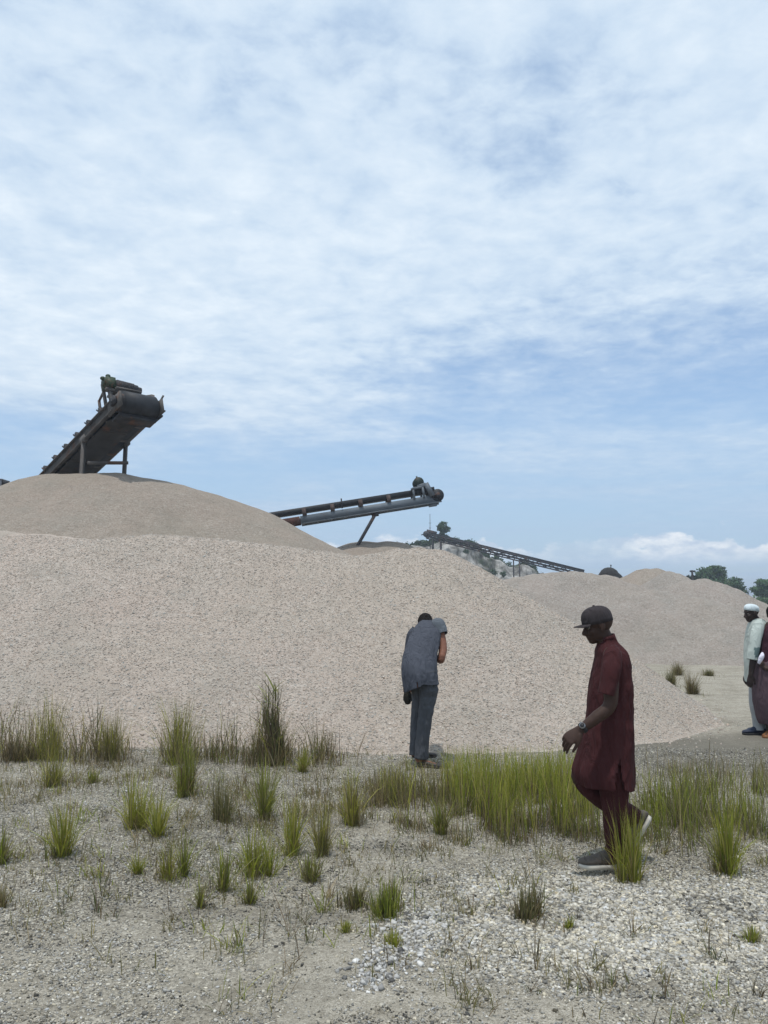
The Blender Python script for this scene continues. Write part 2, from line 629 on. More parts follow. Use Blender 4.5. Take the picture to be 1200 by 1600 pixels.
def build_ground():
    def axis(lo, hi, step, far, k=1.32):
        a = list(np.arange(lo, hi + 1e-6, step))
        s, v = step, a[-1]
        up = []
        while v < far:
            s *= k
            v += s
            up.append(v)
        s, v = step, lo
        dn = []
        while v > -far:
            s *= k
            v -= s
            dn.append(v)
        return np.array(dn[::-1] + a + up)
    xs, ys = axis(-5.5, 7, .05, 2200), axis(1.5, 13, .05, 2200)
    X, Y = np.meshgrid(xs, ys)
    x, y = X.ravel(), Y.ravel()
    z = gz(x, y)
    V = np.stack([x, y, z], -1)
    nx, ny = len(xs), len(ys)
    i, j = np.meshgrid(np.arange(ny - 1), np.arange(nx - 1), indexing='ij')
    Q = np.stack([i * nx + j, i * nx + j + 1, (i + 1) * nx + j + 1, (i + 1) * nx + j], -1).reshape(-1, 4)
    sand, damp, chip = ground_masks(x, y)
    t = NT('gravel_ground')
    c = t.coord()
    v1 = t.voro(c, 75)
    v2 = t.voro(c, 190)
    s1 = t.n('ShaderNodeSeparateColor')
    t.set(s1.inputs[0], v1.outputs['Color'])
    s2 = t.n('ShaderNodeSeparateColor')
    t.set(s2.inputs[0], v2.outputs['Color'])
    grav = t.ramp(s1.outputs[0], [(0, (.075, .068, .056)), (.3, (.19, .175, .145)), (.7, (.33, .305, .255)), (1, (.52, .49, .42))])
    sandc = t.ramp(s2.outputs[0], [(0, (.24, .218, .178)), (.5, (.355, .328, .275)), (1, (.475, .445, .385))])
    n1 = t.noise(c, 3.0, 5, .65)
    n2 = t.noise(c, 14.0, 5, .7)
    fs = t.math('ADD', t.attr('sand', 'Fac'), t.math('MULTIPLY', t.math('SUBTRACT', n2, .5), 1.4), clamp=True)
    col = t.mix(fs, grav, sandc)
    col = t.mix(t.maprange(n1, .45, .75, 0, .5), col, (.235, .215, .175))
    col = t.mix(t.maprange(n2, .50, .70, 0, .62), col, (.12, .105, .08))
    n3 = t.noise(c, 1.1, 6, .7, .3)
    col = t.mix(t.maprange(n3, .50, .66, 0, .45), col, (.165, .145, .112))
    streak = t.n('ShaderNodeMapping')
    t.set(streak.inputs[0], c)
    streak.inputs['Rotation'].default_value = (0, 0, R(12))
    streak.inputs['Scale'].default_value = (.22, 1.6, 1)
    n4 = t.noise(streak.outputs[0], 1.6, 5, .65, .4)
    col = t.mix(t.maprange(n4, .54, .68, 0, .5), col, (.15, .135, .11))
    col = t.mix(1.0, col, (1.07, 1.065, 1.04), 'MULTIPLY')
    col = t.mix(t.math('MULTIPLY', t.attr('damp', 'Fac'), .72), col, (.125, .116, .094))
    hb = t.bump(v1.outputs['Distance'], .55, -.010)
    hb = t.bump(v2.outputs['Distance'], .4, -.004, hb)
    hb = t.bump(n2, .7, .05, hb)
    m = t.done(t.principled(col, .95, 0, hb, .12))
    o = make_mesh('ground', V, Q, m, attrs={'sand': sand, 'damp': damp}, smooth=True)
    tag(o, kind='structure')


STONE = {}


def stone_shapes():
    if STONE:
        return STONE['V'], STONE['F']
    cube = np.array([(i, j, k) for k in (-1, 1) for j in (-1, 1) for i in (-1, 1)], float) * .72
    F = np.array([(0, 2, 3), (0, 3, 1), (4, 5, 7), (4, 7, 6), (0, 1, 5), (0, 5, 4), (2, 6, 7), (2, 7, 3), (0, 4, 6), (0, 6, 2), (1, 3, 7), (1, 7, 5)])
    Vs = []
    for k in range(24):
        r = np.random.default_rng(k)
        V = cube * r.uniform(.55, 1.25, (8, 1)) + r.normal(0, .14, (8, 3))
        V = V * np.array([1.15, r.uniform(.6, 1.0), r.uniform(.45, .8)])
        Vs.append(V)
    STONE['V'], STONE['F'] = np.array(Vs), F
    return STONE['V'], STONE['F']


def scatter_stones(name, xyz, size, col, mat, label=None):
    SV, SF = stone_shapes()
    n = len(xyz)
    k = RNG.integers(0, len(SV), n)
    V = SV[k] * size[:, None, None]
    a, b, c = RNG.uniform(0, 2 * math.pi, (3, n))
    b = (b / math.pi - 1) * .7
    ca, sa, cb, sb = np.cos(a), np.sin(a), np.cos(b), np.sin(b)
    x, y, z = V[..., 0], V[..., 1], V[..., 2]
    y, z = y * cb[:, None] - z * sb[:, None], y * sb[:, None] + z * cb[:, None]
    x, y = x * ca[:, None] - y * sa[:, None], x * sa[:, None] + y * ca[:, None]
    V = np.stack([x, y, z], -1) + xyz[:, None]
    F = SF[None] + (np.arange(n) * SV.shape[1])[:, None, None]
    C = np.repeat(col, SV.shape[1], 0)
    o = make_mesh(name, V.reshape(-1, 3), F.reshape(-1, 3), mat, col=C)
    tag(o, label, kind='stuff')
    return o


def build_ground_stones(mat):
    # loose chippings over the near yard, denser on the pale patch at the right
    n = 640000
    y = 2.75 + (RNG.random(n) ** 1.35) * 6.6
    x = RNG.uniform(-.74, .74, n) * y
    sand, damp, chip = ground_masks(x, y)
    cl = fbm(x * 1.3, y * 1.3, 5.5, 71, 4)
    cl2 = fbm(x * 5.5, y * 5.5, 1.5, 72, 3)
    keep = RNG.random(n) < np.clip(.60 + (cl - .45) * 1.6 + (cl2 - .5) * 1.7 + chip * .75 - sand * .45, .05, 1)
    x, y, chip, damp, cl = x[keep], y[keep], chip[keep], damp[keep], cl[keep]
    n = len(x)
    size = RNG.lognormal(math.log(.0041), .40, n) * (1 + chip * .75)
    size = np.clip(size, .0022, np.where(RNG.random(n) < .012, .024, .0115 + .004 * chip))
    mott = sstep(fbm(x * 2.6, y * 2.6, 6.5, 75, 4), .50, .66)
    tone = np.clip(RNG.normal(.345, .14, n) + chip * .075 - damp * .08 - mott * .12, .06, .74)
    warm = RNG.normal(.045, .045, n)
    col = np.stack([tone * (1.03 + warm), tone * (1.0 + warm * .3), tone * (.91 - warm)], -1)
    scatter_stones('gravel', np.stack([x, y, gz(x, y) + size * .25], -1), size, np.clip(col, .03, .8), mat)
    # streak of larger white rubble running down to the left
    a, b = G(560, 1545), G(690, 1425)
    n = 900
    t = RNG.random(n) ** .8
    w = RNG.normal(0, 1, n) * (.06 + .05 * t)
    q = a + (b - a) * t[:, None]
    d = (b - a)[:2] / np.linalg.norm((b - a)[:2])
    x, y = q[:, 0] - d[1] * w + RNG.normal(0, .03, n), q[:, 1] + d[0] * w + RNG.normal(0, .03, n)
    size = np.clip(RNG.lognormal(math.log(.0082), .42, n), .004, .019)
    tone = np.clip(RNG.normal(.43, .15, n), .10, .74)
    col = np.stack([tone * 1.02, tone, tone * .95], -1)
    scatter_stones('rubble', np.stack([x, y, gz(x, y) + size * .35], -1), size, col, mat)


# ------------------------------------------------------------------ piles
PILE_H = {}


def build_pile(name, crest, slope, r0, res, mat, label, group, seed, amp=.07, cut=-.06, rough=.6, margin=.6):
    C = np.array([P(*c) for c in crest])
    if len(C) > 1:
        seg = np.linalg.norm(np.diff(C[:, :2], axis=0), axis=1)
        m = max(2, int(seg.sum() / .3))
        s = np.concatenate([[0], np.cumsum(seg)])
        q = np.linspace(0, s[-1], m)
        C = np.stack([np.interp(q, s, C[:, i]) for i in range(3)], -1)
    reach = C[:, 2].max() / slope + r0 + margin
    x0, x1 = C[:, 0].min() - reach, C[:, 0].max() + reach
    y0, y1 = C[:, 1].min() - reach, C[:, 1].max() + reach
    xs, ys = np.arange(x0, x1, res), np.arange(y0, y1, res)
    X, Y = np.meshgrid(xs, ys)

    def height(x, y):
        wx = x + (fbm(x * .5, y * .5, 1.0, seed, 3) - .5) * rough
        wy = y + (fbm(x * .5, y * .5, 9.0, seed, 3) - .5) * rough
        h = np.full(np.shape(x), -9.0)
        for c in C:
            d2 = (wx - c[0]) ** 2 + (wy - c[1]) ** 2
            h = np.maximum(h, c[2] + slope * (r0 - np.sqrt(d2 + r0 * r0)))
        k = sstep(h, -.2, .5)
        h = h + ((fbm(x * .8, y * .8, 4.0, seed + 3, 4) - .5) * 2 * amp + (fbm(x * 2.3, y * 2.3, 4.0, seed + 7, 4) - .5) * amp * 1.0) * k
        toe = np.clip(h - .35, -.7, 0)
        return h + .25 * toe * toe      # a slightly spread toe
    PILE_H[name + str(seed)] = height
    Z = height(X, Y)
    V = np.stack([X.ravel(), Y.ravel(), Z.ravel()], -1)
    ny, nx = X.shape
    i, j = np.meshgrid(np.arange(ny - 1), np.arange(nx - 1), indexing='ij')
    Q = np.stack([i * nx + j, i * nx + j + 1, (i + 1) * nx + j + 1, (i + 1) * nx + j], -1).reshape(-1, 4)
    Q = Q[(V[Q, 2] > cut).any(1)]
    used = np.unique(Q)
    mp = np.full(len(V), -1)
    mp[used] = np.arange(len(used))
    V, Q = V[used], mp[Q]
    c0 = np.array([C[:, 0].mean(), C[:, 1].mean(), 0])
    o = make_mesh(name, V - c0, Q, mat, loc=c0, smooth=True)
    return tag(o, label, 'gravel pile', group), height


def build_piles(stone_mat):
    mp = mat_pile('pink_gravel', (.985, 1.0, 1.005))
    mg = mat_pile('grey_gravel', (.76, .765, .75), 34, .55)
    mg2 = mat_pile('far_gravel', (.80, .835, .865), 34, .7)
    grp = 'heaps of crushed stone in the quarry yard'
    o, h = build_pile('gravel_pile', [(-330, 838, 14.4), (-120, 832, 14.3), (0, 830, 14.2), (70, 833, 14.1), (160, 843, 14.0), (230, 836, 14.1), (340, 842, 14.1),
                                      (430, 851, 14.0), (500, 858, 14.0), (560, 867, 13.9), (600, 866, 13.7), (640, 856, 13.5), (685, 857, 13.4)], .66, .42, .06, mp,
                      'long pale pink gravel heap in front, behind the bending person', grp, 3, amp=.05)
    # loose stones lying on the front heap and rolled out beyond its toe
    n = 130000
    y = 8.6 + RNG.random(n) * 5.4
    x = RNG.uniform(-.55, .45, n) * y
    z = h(x, y)
    g = gz(x, y)
    on = z > g + .02
    fade = np.clip(1 - (g - z) / .30, 0, 1) ** 2
    keep = on | (RNG.random(n) < fade * (.5 * sstep(x, 2.2, .8) + .10))
    x, y, z, on, g = x[keep], y[keep], z[keep], on[keep], g[keep]
    n = len(x)
    size = np.clip(RNG.lognormal(math.log(.0090), .33, n), .004, .020)
    tone = np.clip(RNG.normal(.412, .078, n), .2, .68)
    warm = RNG.normal(.04, .055, n)
    col = np.stack([tone * (1.03 + warm), tone * .945, tone * (.84 - warm * .5)], -1)
    scatter_stones('gravel', np.stack([x, y, np.where(on, z - size * .08, g + size * .15)], -1), size, np.clip(col, .05, .8), stone_mat)
    build_pile('gravel_pile', [(105, 743, 22.2), (135, 741, 22.1), (190, 742, 22.0), (240, 751, 22.0), (300, 767, 22.0), (360, 787, 22.0), (420, 817, 22.0), (476, 850, 22.0)], .60, 1.3, .1, mg,
               'tall grey brown gravel heap under the dark conveyor head', grp, 13, amp=.06)
    build_pile('gravel_pile', [(574, 846, 34.0), (604, 846, 34.0)], .55, 1.1, .14, mg,
               'small rounded gravel heap below the grey conveyor strut', grp, 23, amp=.05)
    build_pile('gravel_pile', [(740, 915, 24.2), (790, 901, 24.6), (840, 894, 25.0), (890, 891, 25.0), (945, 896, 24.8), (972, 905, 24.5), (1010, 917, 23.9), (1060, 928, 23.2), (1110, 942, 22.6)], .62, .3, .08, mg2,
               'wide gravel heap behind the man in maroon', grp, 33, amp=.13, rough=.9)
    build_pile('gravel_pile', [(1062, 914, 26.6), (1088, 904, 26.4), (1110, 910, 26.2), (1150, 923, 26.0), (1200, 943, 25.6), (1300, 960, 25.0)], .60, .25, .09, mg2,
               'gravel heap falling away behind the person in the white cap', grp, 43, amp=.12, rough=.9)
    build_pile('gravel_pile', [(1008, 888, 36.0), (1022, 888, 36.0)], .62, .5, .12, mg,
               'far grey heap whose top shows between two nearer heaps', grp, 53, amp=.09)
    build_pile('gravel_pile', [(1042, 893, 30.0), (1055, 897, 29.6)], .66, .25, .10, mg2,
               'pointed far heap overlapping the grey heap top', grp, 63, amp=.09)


# ------------------------------------------------------------------ conveyors
def axes_frame(A, h, incl):
    """s runs down the belt from the head, w across it, n up out of the belt."""
    h = np.array([h[0], h[1], 0.0])
    h /= np.linalg.norm(h)
    s = h * math.cos(incl) - np.array([0, 0, math.sin(incl)])
    n = h * math.sin(incl) + np.array([0, 0, math.cos(incl)])
    w = np.cross(n, s)
    return s, w, n


def build_conveyors():
    steel = mat_simple('weathered_steel', (.085, .078, .073), .7, .0, .4, 2.5, .25)
    dark = mat_simple('dark_steel', (.030, .030, .034), .65, 0, .4, 3, .25)
    pan = mat_simple('belt_pan', (.045, .042, .040), .8, 0, .4, 1.6, .15)
    rubber = mat_simple('belt_rubber', (.022, .024, .028), .6, 0, .4, 4)
    grey = mat_simple('grey_painted_steel', (.115, .135, .155), .55, 0, .2, 1.5, .12)
    browned = mat_simple('browned_steel', (.085, .062, .055), .8, 0, .3, 5, .1)
    dkgreen = mat_simple('dark_green_paint', (.022, .034, .028), .6, 0, .3, 9, .1)
    rust = mat_simple('rusty_steel', (.085, .042, .033), .85, 0, .35, 5, .3)
    green = mat_simple('green_machine_paint', (.034, .054, .030), .6, 0, .45, 9, .35)

    # --- the near one above the tall left heap
    A = P(214, 637, 20.8)
    s, w, n = axes_frame(A, (-.70, .70), R(18))
    w = -w
    root = empty('stockpile_conveyor', A, 'dark weathered conveyor head seen from below over the tall left heap', 'conveyor', 'stockpile conveyors')
    Lc, hw = 15.0, .56
    q = lambda a, b, c: a * s + b * w + c * n
    f = MB()
    for sg in (-1, 1):
        f.box(q(Lc / 2 + .15, sg * hw, .06), s, w, n, (Lc, .07, .30))
        f.box(q(Lc / 2 + .15, sg * (hw + .035), .20), s, w, n, (Lc, .14, .025))
        f.box(q(Lc / 2 + .15, sg * (hw + .03), -.085), s, w, n, (Lc, .13, .025))
        f.box(q(.05, sg * (hw + .05), .02), s, w, n, (.75, .05, .42))
    for k in range(16):
        f.box(q(.8 + k * .9, 0, -.12), s, w, n, (.07, 2 * hw - .08, .06))
    f.build('frame', steel, root)
    m = MB()
    m.box(q(Lc / 2 + .45, -.10, -.15), s, w, n, (Lc - .3, hw * 1.45, .02))
    for k in range(7):
        m.box(q(1.2 + k * 2.0, -.10, -.165), s, w, n, (.10, hw * 1.4, .02))
    m.build('underside_pan', pan, root)
    m = MB()
    m.box(q(Lc / 2, 0, .27), s, w, n, (Lc, .96, .03))
    m.box(q(Lc / 2, .28, -.10), s, w, n, (Lc, .5, .02))
    V, Q, T = tube([q(-.02, -.47, .06), q(-.02, .47, .06)], [.325, .325], ref=n, n=40, m=3, dome=0)
    m.add(V, Q, T)
    m.build('belt', rubber, root, smooth=False)
    m = MB()
    m.cyl(q(-.02, -.56, .06), q(-.02, .56, .06), .25, 28)
    m.cyl(q(-.02, -.74, .06), q(-.02, .76, .06), .06, 14)
    for sg in (-1, 1):
        m.box(q(-.02, sg * .68, .06), s, w, n, (.26, .08, .20))
    m.build('head_drum', dark, root)
    # idler brackets standing along the outer edge
    for k in range(9):
        m = MB()
        for sg in (-1, 1):
            m.box(q(.95 + k * .78, sg * (hw + .01), .30), s, w, n, (.09, .10, .17))
            m.bar(q(.95 + k * .78, sg * (hw + .02), .22), q(1.15 + k * .78, sg * (hw + .02), .42), .035)
        m.cyl(q(.95 + k * .78, -.48, .22), q(.95 + k * .78, .48, .22), .045, 10)
        m.build('idler_bracket', dark, root)
    # drive on top of the head
    m = MB()
    m.cyl(q(.30, -.42, .78), q(.30, .22, .74), .155, 22)
    for k in range(9):
        m.cyl(q(.30, -.36 + k * .055, .777 - k * .003), q(.30, -.335 + k * .055, .777 - k * .003), .172, 22)
    m.cyl(q(.30, .22, .74), q(.30, .34, .733), .12, 18)
    m.build('motor', dark, root)
    m = MB()
    m.box(q(.34, -.56, .80), s, w, n, (.34, .26, .30))
    m.cyl(q(.34, -.72, .84), q(.34, -.42, .84), .13, 16)
    for a, b, c, r in ((.22, -.62, .98, .07), (.42, -.55, .98, .06), (.30, -.74, .93, .07)):
        m.add(*ellipsoid(q(a, b, c), (r, r * .9, r * .8)))
    m.build('gearbox', green, root, smooth=True)
    m = MB()
    m.bar(q(.30, -hw, .1), q(.30, -hw - .02, .72), .09)
    m.bar(q(.62, -hw, .15), q(.62, -hw - .04, .95), .07)
    m.bar(q(.95, -hw - .02, .15), q(.95, -hw - .02, .62), .06)
    m.bar(q(.62, -hw - .03, .72), q(.95, -hw - .02, .60), .05)
    m.bar(q(-.10, -hw, .02), q(.42, -hw - .02, .46), .07)
    m.bar(q(.28, -.70, .60), q(.28, .46, .56), .11, .08)
    m.bar(q(.28, .40, .56), q(.08, hw, .52), .08)
    m.bar(q(.08, hw, .54), q(.06, hw + .02, .12), .10)
    m.bar(q(.45, hw, .52), q(.08, hw, .52), .08)
    m.box(q(.30, -.1, .60), s, w, n, (.42, .74, .05))
    m.bar(q(-.22, hw + .06, .22), q(-.30, hw + .13, .36), .05)
    m.bar(q(-.3, hw + .1, -.14), q(-.12, hw + .05, .0), .05)
    m.build('drive_bracket', steel, root)
    # chute scraper under the drum
    m = MB()
    m.box(q(.18, 0, -.30), s, w, n, (.46, 1.12, .05))
    m.box(q(-.02, 0, -.345), s, w, n, (.06, 1.0, .10))
    m.bar(q(-.2, .62, -.24), q(.5, .62, -.20), .05)
    m.build('scraper', dark, root)
    for sg, so in ((-1, 2.05), (1, 1.9)):
        top = q(so, sg * (hw + .04), -.05)
        m = MB()
        down = np.array([-.16 * 1 if sg < 0 else -.10, 0, -(A[2] + top[2])])
        m.bar(top, top + down, .10, .10, up=(0, 1, 0))
        m.box(top + np.array([0, 0, -.02]), s, w, n, (.30, .12, .20))
        m.build('support_leg', steel, root)
    a, b = q(2.7, -.55, -.85), q(2.35, hw + .04, -.62)
    m = MB()
    m.bar(q(1.9, hw + .02, -.72), q(2.05, -hw, -.80), .09)
    m.build('cross_brace', steel, root)

    # --- the grey one in the middle distance
    A = P(679, 777, 33.0)
    B = P(445, 814, 32.6)
    d = B - A
    incl = math.atan2(-d[2], np.hypot(d[0], d[1]))
    s, w, n = axes_frame(A, d[:2], incl)
    if w[1] > 0:
        w = -w                                   # w towards the camera
    root = empty('stockpile_conveyor', A, 'grey radial conveyor on a single leaning strut between the heaps', 'conveyor', 'stockpile conveyors')
    q = lambda a, b, c: a * s + b * w + c * n
    Lc = 13.0
    m = MB()
    for sg in (-1, 1):
        m.box(q(2.80, sg * .42, -.10), s, w, n, (6.0, .07, .31))
        m.box(q(2.80, sg * .455, -.275), s, w, n, (6.0, .14, .035))
    for k in range(10):
        m.box(q(.3 + k * .6, 0, -.22), s, w, n, (.06, .78, .08))
    m.box(q(.2, .44, -.36), s, w, n, (.35, .06, .14))
    m.build('frame', grey, root)
    m = MB()
    for sg in (-1, 1):
        m.box(q(5.82 + 3.4, sg * .42, -.10), s, w, n, (6.8, .072, .30))
    m.build('rusty_end_section', rust, root)
    m = MB()
    m.box(q(Lc / 2, 0, .31), s, w, n, (Lc, .80, .20))
    m.cyl(q(-.08, -.45, .02), q(-.08, .455, .02), .27, 26)
    m.box(q(.3, 0, .26), s, w, n, (.8, .8, .06))
    m.build('belt', rubber, root)
    m = MB()
    m.cyl(q(-.08, -.5, .02), q(-.08, .49, .02), .13, 22)
    m.box(q(.05, .475, .0), s, w, n, (.30, .03, .12))
    m.build('head_drum', dark, root)
    for x in (2.0, 3.2, 4.4, 5.6):
        m = MB()
        for sg in (-1, 1):
            m.box(q(x, sg * .45, .20), s, w, n, (.17, .06, .30))
        m.box(q(x, 0, .17), s, w, n, (.08, .8, .06))
        m.build('idler_bracket', browned, root)
    m = MB()
    m.bar(q(4.0, .45, .1), q(3.98, .46, .52), .05)
    m.build('stay_post', dark, root)
    m = MB()
    for a, sg in ((.92, 1), (.50, 1), (.92, -1), (.50, -1)):
        m.bar(q(a, sg * .44, .0), q(a, sg * .44, .46), .09)
    m.bar(q(1.0, .44, .44), q(.35, .44, .50), .09)
    m.bar(q(.34, .44, .60), q(.14, .44, .02), .20)
    m.bar(q(.34, -.44, .60), q(.14, -.44, .02), .20)
    m.box(q(.62, 0, .485), s, w, n, (.62, .92, .06))
    m.bar(q(.70, .40, .52), q(.34, .40, .58), .12)
    m.build('drive_bracket', grey, root)
    m = MB()
    m.cyl(q(.60, -.32, .715), q(.60, .36, .715), .205, 24)
    for k in range(8):
        m.cyl(q(.60, -.26 + k * .07, .715), q(.60, -.23 + k * .07, .715), .225, 24)
    m.cyl(q(.60, .0, .9), q(.62, .0, 1.02), .035, 8)
    m.box(q(.60, 0, .53), s, w, n, (.36, .6, .05))
    m.build('motor', dkgreen, root)
    top = q(2.62, .40, -.30)
    foot = P(551, 866, 33.0) - A
    for k in (0, 1):
        m = MB()
        o = w * (-.8 * k)
        dn = (foot - top) * 1.9
        m.bar(top + o, top + o + dn, .13, .13, up=(0, 1, 0))
        m.box(top + o, s, w, n, (.30, .10, .16))
        m.build('strut', dark, root)

    # --- the long thin one far off over the quarry face
    A = P(668, 834, 104.0)
    B = P(905, 892, 100.0)
    d = B - A
    incl = math.atan2(-d[2], np.hypot(d[0], d[1]))
    s, w, n = axes_frame(A, d[:2], incl)
    if w[1] > 0:
        w = -w
    L = np.linalg.norm(d) * 1.03
    root = empty('overland_conveyor', A, 'long thin dark lattice conveyor descending from the far quarry face', 'conveyor', 'stockpile conveyors')
    q = lambda a, b, c: a * s + b * w + c * n
    m = MB()
    for sg in (-1, 1):
        m.box(q(L / 2, sg * .5, .0), s, w, n, (L, .10, .20))
        m.box(q(L / 2, sg * .5, -.62), s, w, n, (L, .10, .14))
        m.box(q(L / 2, sg * .44, -.34), s, w, n, (L, .03, .20))
        k = 0
        x = 0.0
        while x < L - 1:
            m.bar(q(x, sg * .5, 0 if k % 2 else -.6), q(x + .8, sg * .5, -.6 if k % 2 else 0), .10)
            m.bar(q(x, sg * .5, 0), q(x, sg * .5, -.6), .07)
            x += .8
            k += 1
    m.build('lattice_frame', dark, root)
    m = MB()
    m.box(q(L / 2, 0, .19), s, w, n, (L, .8, .20))
    m.box(q(L / 2, 0, -.34), s, w, n, (L, .7, .05))
    m.build('belt', rubber, root)
    m = MB()
    m.cyl(q(-.1, -.5, -.1), q(-.1, .5, -.1), .42, 18)
    m.box(q(.5, 0, .3), s, w, n, (1.3, .9, .5))
    m.bar(q(0, 0, 0), q(-.8, 0, -.35), .12)
    m.build('head_drum', dark, root)
    for x in (.9, 2.0, 11.9, 12.7, 18.6, 19.3):
        m = MB()
        top = q(x, 0, -.6)
        dz = 3.2 if x < 5 else 4.2
        for sg in (-1, 1):
            m.bar(top + w * .5 * sg, top + w * .55 * sg + np.array([0, 0, -dz]), .13)
        m.bar(top + w * -.5 + np.array([0, 0, -.9]), top + w * .5 + np.array([0, 0, -.9]), .09)
        m.build('support_leg', dark, root)
    mast = MB()
    c = P(672, 834, 107.0)
    mast.cyl((0, 0, -3), (0, 0, P(672, 803, 107.0)[2] - c[2]), .055, 8, .03)
    for zz in (.8, 1.5):
        mast.bar((-.16, 0, zz), (.16, 0, zz), .05)
    o = mast.build('thin_mast', dark, loc=c)
    tag(o, 'thin mast above the head of the far lattice conveyor', 'mast')

    # grey box peeping over the left heap
    c = P(3, 757, 25.5)
    root = empty('metal_box', (c[0], c[1], 0), 'grey metal box with a thin cable beyond the tall left heap', 'metal box')
    m = MB()
    m.box((-.12, 0, c[2]), (1, 0, 0), (0, 1, 0), (0, 0, 1), (.44, .5, .26))
    m.box((-.12, 0, c[2] + .142), (1, 0, 0), (0, 1, 0), (0, 0, 1), (.50, .56, .024))
    m.build('casing', mat_simple('light_grey_paint', (.30, .31, .33), .5, 0, .12), root)
    m = MB()
    m.box((.125, 0, c[2]), (1, 0, 0), (0, 1, 0), (0, 0, 1), (.05, .46, .23))
    m.build('end_plate', dark, root)
    m = MB()
    m.tube([(.15, 0, c[2] + .07), (.27, 0, c[2] + .06), (.38, 0, c[2] + .02), (.46, .0, c[2] - .04), (.5, 0, c[2] - .6)], [.013] * 5, n=8)
    m.build('cable', dark, root)
    m = MB()
    for a in (-.28, .04):
        m.box((a, 0, (c[2] - .13) / 2), (1, 0, 0), (0, 1, 0), (0, 0, 1), (.08, .08, c[2] - .13))
    m.build('stand', steel, root)


# ------------------------------------------------------------------ far vegetation and quarry face
def leaf_cloud(n_clump, per, c, rad, leaf, col, seed, spread=.22, hollow=.35):
    r = np.random.default_rng(seed)
    u = r.normal(size=(n_clump, 3))
    u /= np.linalg.norm(u, axis=1)[:, None]
    rr = (hollow + (1 - hollow) * r.random(n_clump)) ** .6
    cl = np.asarray(c) + u * rr[:, None] * np.asarray(rad)
    tone = r.uniform(.65, 1.35, n_clump)
    p = np.repeat(cl, per, 0) + r.normal(size=(n_clump * per, 3)) * np.asarray(rad) * spread
    tn = np.repeat(tone, per) * r.uniform(.75, 1.25, n_clump * per)
    n = len(p)
    a = r.normal(size=(n, 3))
    a /= np.linalg.norm(a, axis=1)[:, None]
    b = np.cross(a, r.normal(size=(n, 3)))
    b /= np.linalg.norm(b, axis=1)[:, None]
    s = leaf * r.uniform(.6, 1.4, n)
    V = np.stack([p - a * s[:, None], p + b * s[:, None] * .5, p + a * s[:, None], p - b * s[:, None] * .5], 1)
    F = np.arange(n * 4).reshape(n, 4)
    C = np.repeat(np.asarray(col)[None] * tn[:, None] * (1 + r.normal(0, .08, (n, 3))), 4, 0)
    return V.reshape(-1, 3), F, np.clip(C, .004, 1)


def build_tree(base, top, rad, label, seed, name='tree', group=None, leafmat=None, barkmat=None, blobs=None, col=(.045, .075, .032), leaf=.22, dens=1.0):
    root = empty(name, base, label, 'tree' if 'tree' in name else 'bush', group)
    r = np.random.default_rng(seed)
    h = top
    m = MB()
    m.tube([(0, 0, -.3), (r.normal(0, .1), 0, h * .35), (r.normal(0, .2), 0, h * .75)], [h * .03, h * .022, h * .012], n=10)
    for k in range(6):
        a = r.uniform(0, 6.28)
        z0 = h * r.uniform(.3, .6)
        m.tube([(0, 0, z0), (math.cos(a) * rad * .35, math.sin(a) * rad * .35, z0 + h * .12), (math.cos(a) * rad * .7, math.sin(a) * rad * .7, z0 + h * .22)],
               [h * .012, h * .008, h * .004], n=8)
    m.build('trunk', barkmat, root)
    Vs, Fs, Cs, k = [], [], [], 0
    for (bx, by, bz, br, bh) in (blobs or [(0, 0, .72, 1, .3)]):
        V, F, C = leaf_cloud(int(26 * dens), 34, (bx * rad, by * rad, bz * h), (br * rad, br * rad, bh * h), leaf, col, seed + k)
        Fs.append(F + sum(len(v) for v in Vs))
        Vs.append(V)
        Cs.append(C)
        k += 1
    make_mesh('crown', np.vstack(Vs), np.vstack(Fs), leafmat, root, col=np.vstack(Cs))
    return root


